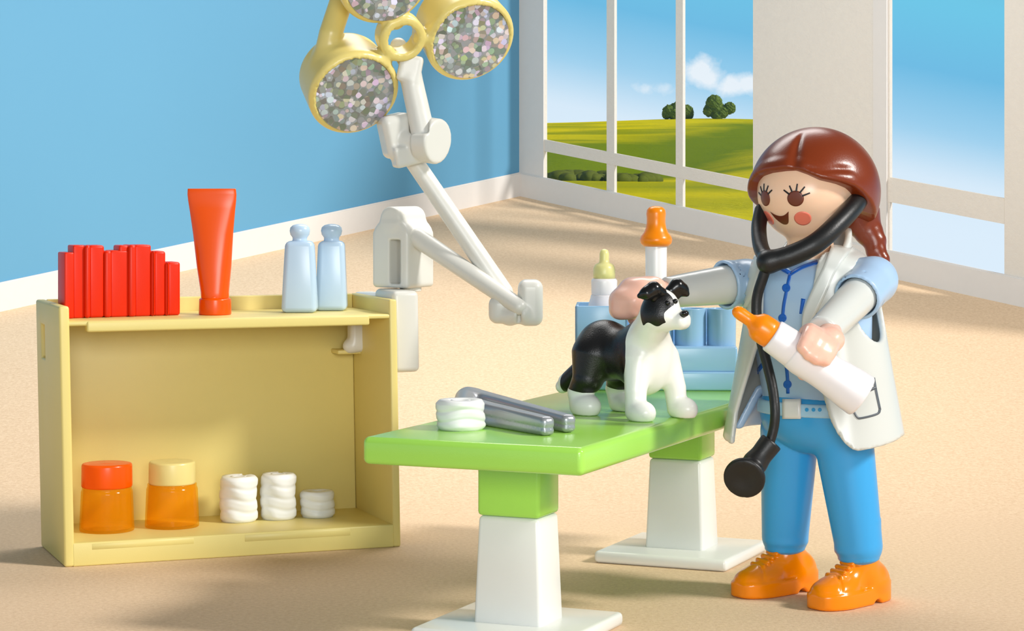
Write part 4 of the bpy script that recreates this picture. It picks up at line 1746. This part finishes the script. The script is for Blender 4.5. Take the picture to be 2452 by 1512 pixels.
def f_trs(q):
    d = smx(S_ell(q, (0, 0.045, 0.66), (0.205, 0.150, 0.15)), q[:, 2] - 0.718, 0.01)
    for s in (-1, 1):
        leg = S_cap(q, (s * 0.113, 0.028, 0.58), (s * 0.156, -0.004, 0.20), 0.104, 0.083)
        d = np.minimum(d, leg) if s < 0 else su(d, leg, 0.022)
    for s in (-1, 1):
        d = np.minimum(d, S_cyl(q, (s * 0.155, -0.003, 0.172), (s * 0.150, -0.001, 0.30), 0.082, 0.084, 0.012))
        d = np.minimum(d, S_cyl(q, (s * 0.157, -0.004, 0.148), (s * 0.156, -0.002, 0.20), 0.072, None, 0.008))
    for s in (-1, 1):
        pass
    return d


sculpt('trousers', f_trs, (-0.27, -0.16, 0.14), (0.27, 0.24, 0.73), 0.008, M_trouser)


def f_belt(q):
    z = q[:, 2]
    d = np.abs(f_trs(q) - 0.000) - 0.009
    return smx(d, np.maximum(0.652 - z, z - 0.698), 0.003)


belt = sculpt('belt', f_belt, (-0.24, -0.16, 0.64), (0.24, 0.24, 0.71), 0.006, M_belt)
w_belt = world_fn(lambda q: f_trs(q) - 0.009)


def bl(name, grid, mat, out, par=None, lab=None):
    return person.part(name, slab(w_belt, grid, 7.9, out, -0.004, 0.4), mat, par, True, lab)


def rect(x0, x1, y0, y1, n=6):
    xs, ys = np.linspace(x0, x1, n), np.linspace(y0, y1, n)
    return np.stack(np.meshgrid(ys, xs, indexing='ij')[::-1], -1)


bl('buckle', rect(1876, 1918, 957, 1003), M_white, 0.007, belt, 'white square buckle')
for x in (1932, 1948, 1963):
    bl('belt_hole', g_disc(x, 982, 4.4, 4.6), M_trouser, 0.0016, belt)

SY = math.radians(53)


_sh = np.array(spline([(-0.16, 0.060), (-0.10, 0.064), (-0.03, 0.064), (0.05, 0.072), (0.12, 0.080), (0.18, 0.078), (0.24, 0.070)], 10))
SHX, SHW = _sh[:, 0], _sh[:, 1]


def f_shoe(q):
    """local: x along the shoe to the toe, y to the side, z up; ankle over the origin"""
    x, y, z = q.T
    wv = np.interp(x, SHX, SHW)
    ox = (np.abs(np.clip((x - 0.040) / 0.180, -2, 2)) ** 3.2 + np.abs(y / wv) ** 3.2) ** (1 / 3.2)
    sole = (ox - 1) * 0.055
    top = 0.056 + 0.020 * sstep(x, 0.05, -0.10)
    sole = smx(sole, np.maximum(z - top, 0.0 - z), 0.008)
    arch = S_cyl(q, (-0.035, -0.2, -0.006), (-0.035, 0.2, -0.006), 0.022)
    sole = smx(sole, -arch, 0.006)
    up = su(S_ell(q, (0.115, 0, 0.055), (0.102, 0.072, 0.050)), S_cap(q, (-0.035, 0, 0.075), (-0.008, 0, 0.165), 0.068, 0.056), 0.03)
    up = su(up, S_cap(q, (0.0, 0, 0.112), (0.11, 0, 0.062), 0.052, 0.046), 0.03)
    up = su(up, S_ell(q, (-0.070, 0, 0.070), (0.066, 0.060, 0.070)), 0.03)
    up = np.maximum(up, 0.03 - z)
    up = smx(up, z - 0.178, 0.008)
    d = su(sole, up, 0.006)
    for k in range(5):
        xx = 0.118 - k * 0.022
        zz_ = 0.100 + k * 0.0125
        d = su(d, S_cap(q, (xx, -0.034 + 0.002 * k, zz_ + 0.006), (xx + 0.006, 0.034 - 0.002 * k, zz_ + 0.006), 0.0085), 0.006)
    cap_l = np.abs(np.sqrt((x - 0.20) ** 2 + (y * 0.9) ** 2) - 0.075) - 0.001
    d = d + 0.004 * np.exp(-(cap_l / 0.0045) ** 2) * sstep(z, 0.055, 0.075)
    return d


vs_, fs_ = sdf_mesh(f_shoe, (-0.16, -0.10, -0.005), (0.24, 0.10, 0.19), 0.0065)
vs_[:, 2] = np.maximum(vs_[:, 2], 0.001)
for s, ang in ((-1, 56), (1, 51)):
    base = toW([s * 0.157, 0.0, 0.0])[0]
    a = math.radians(ang)
    fx = np.array([-math.sin(a), -math.cos(a), 0]); sx_ = np.array([math.cos(a), -math.sin(a), 0])
    person.part('shoe', (base + vs_[:, :1] * fx + vs_[:, 1:2] * sx_ + vs_[:, 2:3] * [0, 0, 1], fs_), M_shoe)

# ---- arms: white sleeves and short blue sleeves
for S_, H_, nm in ((SL_, HLh, 'left'), (SR_, HRh, 'right')):
    ra, rb = (0.067, 0.054) if nm == 'left' else (0.073, 0.054)
    e_ = H_ + (S_ - H_) * (-0.06 if nm == 'left' else 0.16)

    def f_sl(q, S_=S_, e_=e_, ra=ra, rb=rb):
        return S_cyl(q, e_, S_ + (e_ - S_) * 0.12, rb, ra, 0.010)

    sculpt('coat_sleeve', f_sl, np.minimum(S_, e_) - 0.10, np.maximum(S_, e_) + 0.10, 0.008, M_coat)

    def f_ss(q, S_=S_, H_=H_, nm=nm):
        u = (H_ - S_) / np.linalg.norm(H_ - S_)
        f1 = 0.36 if nm == 'left' else 0.24
        L_ = np.linalg.norm(H_ - S_) * f1
        ins = S_ + np.array([-np.sign(S_[0]) * 0.06, 0, -0.01])
        ro = 0.083 if nm == 'left' else 0.093
        d = su(S_cap(q, S_, S_ + u * L_ * 1.3, 0.079, ro), S_cap(q, S_, ins, 0.079, 0.088), 0.02)
        d = smx(d, (q - S_) @ u - L_, 0.008)
        bore = S_cap(q, S_ + u * (L_ * 0.7), S_ + u * (L_ + 0.1), 0.070 if nm == 'left' else 0.077)
        return smx(d, -bore, 0.005)
    sculpt('short_sleeve', f_ss, np.minimum(S_, H_) - 0.14, np.maximum(S_, H_) + 0.14, 0.008, M_shirt)

# ---- coat
CZ = [0.53, 0.555, 0.58, 0.61, 0.66, 0.77, 0.90, 0.963, 1.10, 1.16, 1.20, 1.30]
CW = [0.31, 0.272, 0.246, 0.224, 0.196, 0.157, 0.110, 0.096, 0.106, 0.112, 0.116, 0.12]


def f_coat_outer(q, g=0.0):
    z = q[:, 2]
    a = np.interp(z, [0.56, 0.80, 1.0, 1.15, 1.25], [0.345, 0.300, 0.262, 0.232, 0.215]) + g
    b = np.interp(z, [0.56, 0.80, 1.0, 1.15, 1.25], [0.258, 0.215, 0.190, 0.175, 0.160]) + g
    k = np.sqrt((q[:, 0] / a) ** 2 + ((q[:, 1] - 0.045) / b) ** 2)
    d = (k - 1) * np.minimum(a, b) * 0.95
    top = z - (1.232 + g - 0.30 * np.clip(np.abs(q[:, 0]) - 0.10, 0, 1))
    return smx(d, top, 0.05)


def f_coat(q):
    z = q[:, 2]
    d = smx(f_coat_outer(q), -f_coat_outer(q, -0.022), 0.006)
    d = smx(d, 0.578 - 0.035 * np.clip((q[:, 1] - 0.05) / 0.2, -0.3, 1) - z, 0.008)
    w = np.interp(z, CZ, CW)
    w = np.where(q[:, 0] < 0, np.minimum(w, 0.198), w)
    opening = np.maximum((np.abs(q[:, 0]) - w) * 0.9, 0.045 - q[:, 1])
    d = smx(d, -opening, 0.010)
    neck = S_cap(q, (0, 0.07, 1.15), (0, 0.085, 1.5), 0.112)
    d = smx(d, -neck, 0.010)
    arm = S_ell(np.stack([np.abs(q[:, 0]), q[:, 1], q[:, 2]], 1), (0.27, 0.045, 1.065), (0.115, 0.092, 0.150))
    d = smx(d, -arm, 0.010)
    # standing collar
    col = np.abs(S_cap(q, (0, 0.05, 1.15), (0, 0.045, 1.45), 0.128, 0.118)) - 0.012
    rise = 1.302 - 0.95 * np.clip(q[:, 1] + 0.03, 0, 1)
    col = smx(smx(col, np.maximum(z - rise, 1.18 - z), 0.012), q[:, 1] - 0.10, 0.012)
    return su(d, col, 0.015)


coat = sculpt('coat', f_coat, (-0.38, -0.26, 0.53), (0.38, 0.34, 1.33), 0.0085, M_coat)
w_coat = world_fn(f_coat)
w_outer = world_fn(f_coat_outer)
lap = g_between([(1990, 594), (1972, 640), (1944, 700), (1926, 750), (1922, 800)], [(2040, 598), (2003, 648), (1978, 704), (1948, 765), (1926, 806)])
person.part('lapel', slab(w_outer, lap, 7.9, 0.012, -0.004, 0.4), M_coat, coat)
lap = g_between([(1808, 612), (1796, 650), (1786, 690), (1778, 720)], [(1826, 622), (1820, 655), (1810, 695), (1788, 740)])
person.part('lapel', slab(w_outer, lap, 8.05, 0.012, -0.004, 0.4), M_coat, coat)
person.part('coat_button', slab(w_coat, g_disc(1955, 762, 12, 11), 7.85, 0.004, -0.003, 0.4), M_grey, coat, True, 'dark grey button')
pk = [(2094, 905), (2100, 948), (2108, 990), (2100, 997), (2062, 1002), (2050, 1000), (2042, 985), (2050, 950)]
person.part('pocket_print', join(slab(w_coat, g_line([(2092, 905), (2098, 940), (2107, 982)], 5), 7.8, 0.002, -0.002, 0.4), slab(w_coat, g_line([(2107, 980), (2100, 992), (2062, 1002), (2052, 999), (2044, 986)], 5), 7.8, 0.002, -0.002, 0.4),
                                 slab(w_coat, g_line([(2098, 928), (2082, 935)], 7), 7.8, 0.002, -0.002, 0.4)), M_grey, coat, True, 'grey printed pocket outline')

# ---- bottle held in her left hand
hb = Thing('feeding_bottle', 'white feeding bottle with orange teat held in the woman\'s hand', 'bottle', bt1)
s_ = PXB


def axp(pairs):
    return [(r * s_, t_ * btl) for t_, r in pairs]


hb.part('bottle_body', lathe(arc_prof(axp([(0.44, 0), (0.44, 44), (0.48, 47), (0.52, 48.5), (0.58, 47.5), (0.65, 46), (0.73, 46.5), (0.82, 50), (0.90, 53), (1.0, 54.5), (1.0, 0)]), 0.012), bt0, bax, n=56), M_bottle)
hb.part('collar', lathe(arc_prof(axp([(0.272, 0), (0.272, 41), (0.46, 44.5), (0.46, 0)]), 0.008), bt0, bax, n=56), M_bottle)
hb.part('teat', lathe(axp([(-0.035, 0), (-0.033, 6), (-0.02, 12), (0.0, 15), (0.03, 16), (0.07, 15.5), (0.10, 16), (0.125, 22), (0.15, 32), (0.18, 35.5), (0.24, 36), (0.28, 35), (0.28, 0)]), bt0, bax, n=44), M_teat)

# ================================================================== STETHOSCOPE round her neck
st = Thing('stethoscope', 'black stethoscope hanging round the neck of the toy woman', 'stethoscope', P(1784, 1143, 7.74))
JN = P(1840, 628, 7.79)
eL = [P(2064, 462, 8.04), P(2048, 490, 7.91), P(2008, 534, 7.82), P(1955, 582, 7.77), P(1895, 612, 7.775), JN]
eR = [P(1824, 505, 8.02), P(1817, 545, 7.97), P(1822, 592, 7.88), JN]
eLs = spline(eL, 8); eRs = spline(eR, 8)
tubep = [JN, P(1826, 668, 7.80), P(1813, 712, 7.81), P(1812, 760, 7.81), P(1822, 815, 7.80), P(1836, 870, 7.79), P(1850, 930, 7.77), P(1856, 985, 7.75), P(1853, 1025, 7.75), P(1843, 1062, 7.75)]
tbs = spline(tubep, 7)


def f_head_set(p):
    d = S_tube(p, eLs, list(np.linspace(0.033, 0.037, len(eLs))))
    d = su(d, S_tube(p, eRs, list(np.linspace(0.026, 0.028, len(eRs)))), 0.015)
    return su(d, S_sph(p, JN, 0.034), 0.02)


q_ = np.array(eLs + eRs)
st.part('headset', sdf_mesh(f_head_set, q_.min(0) - 0.06, q_.max(0) + 0.06, 0.008), M_black)
q_ = np.array(tbs)
st.part('tube', sdf_mesh(lambda p: S_tube(p, tbs, list(np.linspace(0.0185, 0.0165, len(tbs)))), q_.min(0) - 0.05, q_.max(0) + 0.05, 0.007), M_black)
ca, cb = P(1848, 1058, 7.75), P(1806, 1112, 7.74)
cn = np.array([-0.25, -0.9, -0.28]); cn /= np.linalg.norm(cn)
cc = P(1783, 1144, 7.71)


def f_chest(p):
    d = S_cyl(p, cb, ca, 0.036, 0.040, 0.006)
    back = S_cyl(p, cc - cn * 0.05, cc, 0.045, 0.060, 0.02)
    disc = S_cyl(p, cc - cn * 0.016, cc + cn * 0.014, 0.068, 0.072, 0.010)
    d = su(d, S_cap(p, cb, cc - cn * 0.03, 0.040, 0.042), 0.02)
    d = su(np.minimum(disc, back), d, 0.012)
    dish = S_ell(p, cc + cn * 0.022, (0.05, 0.05, 0.05))
    return smx(d, -(S_sph(p, cc + cn * 0.115, 0.108)), 0.006)


q_ = np.array([ca, cb, cc])
st.part('chest_piece', sdf_mesh(f_chest, q_.min(0) - 0.1, q_.max(0) + 0.1, 0.007), M_black)
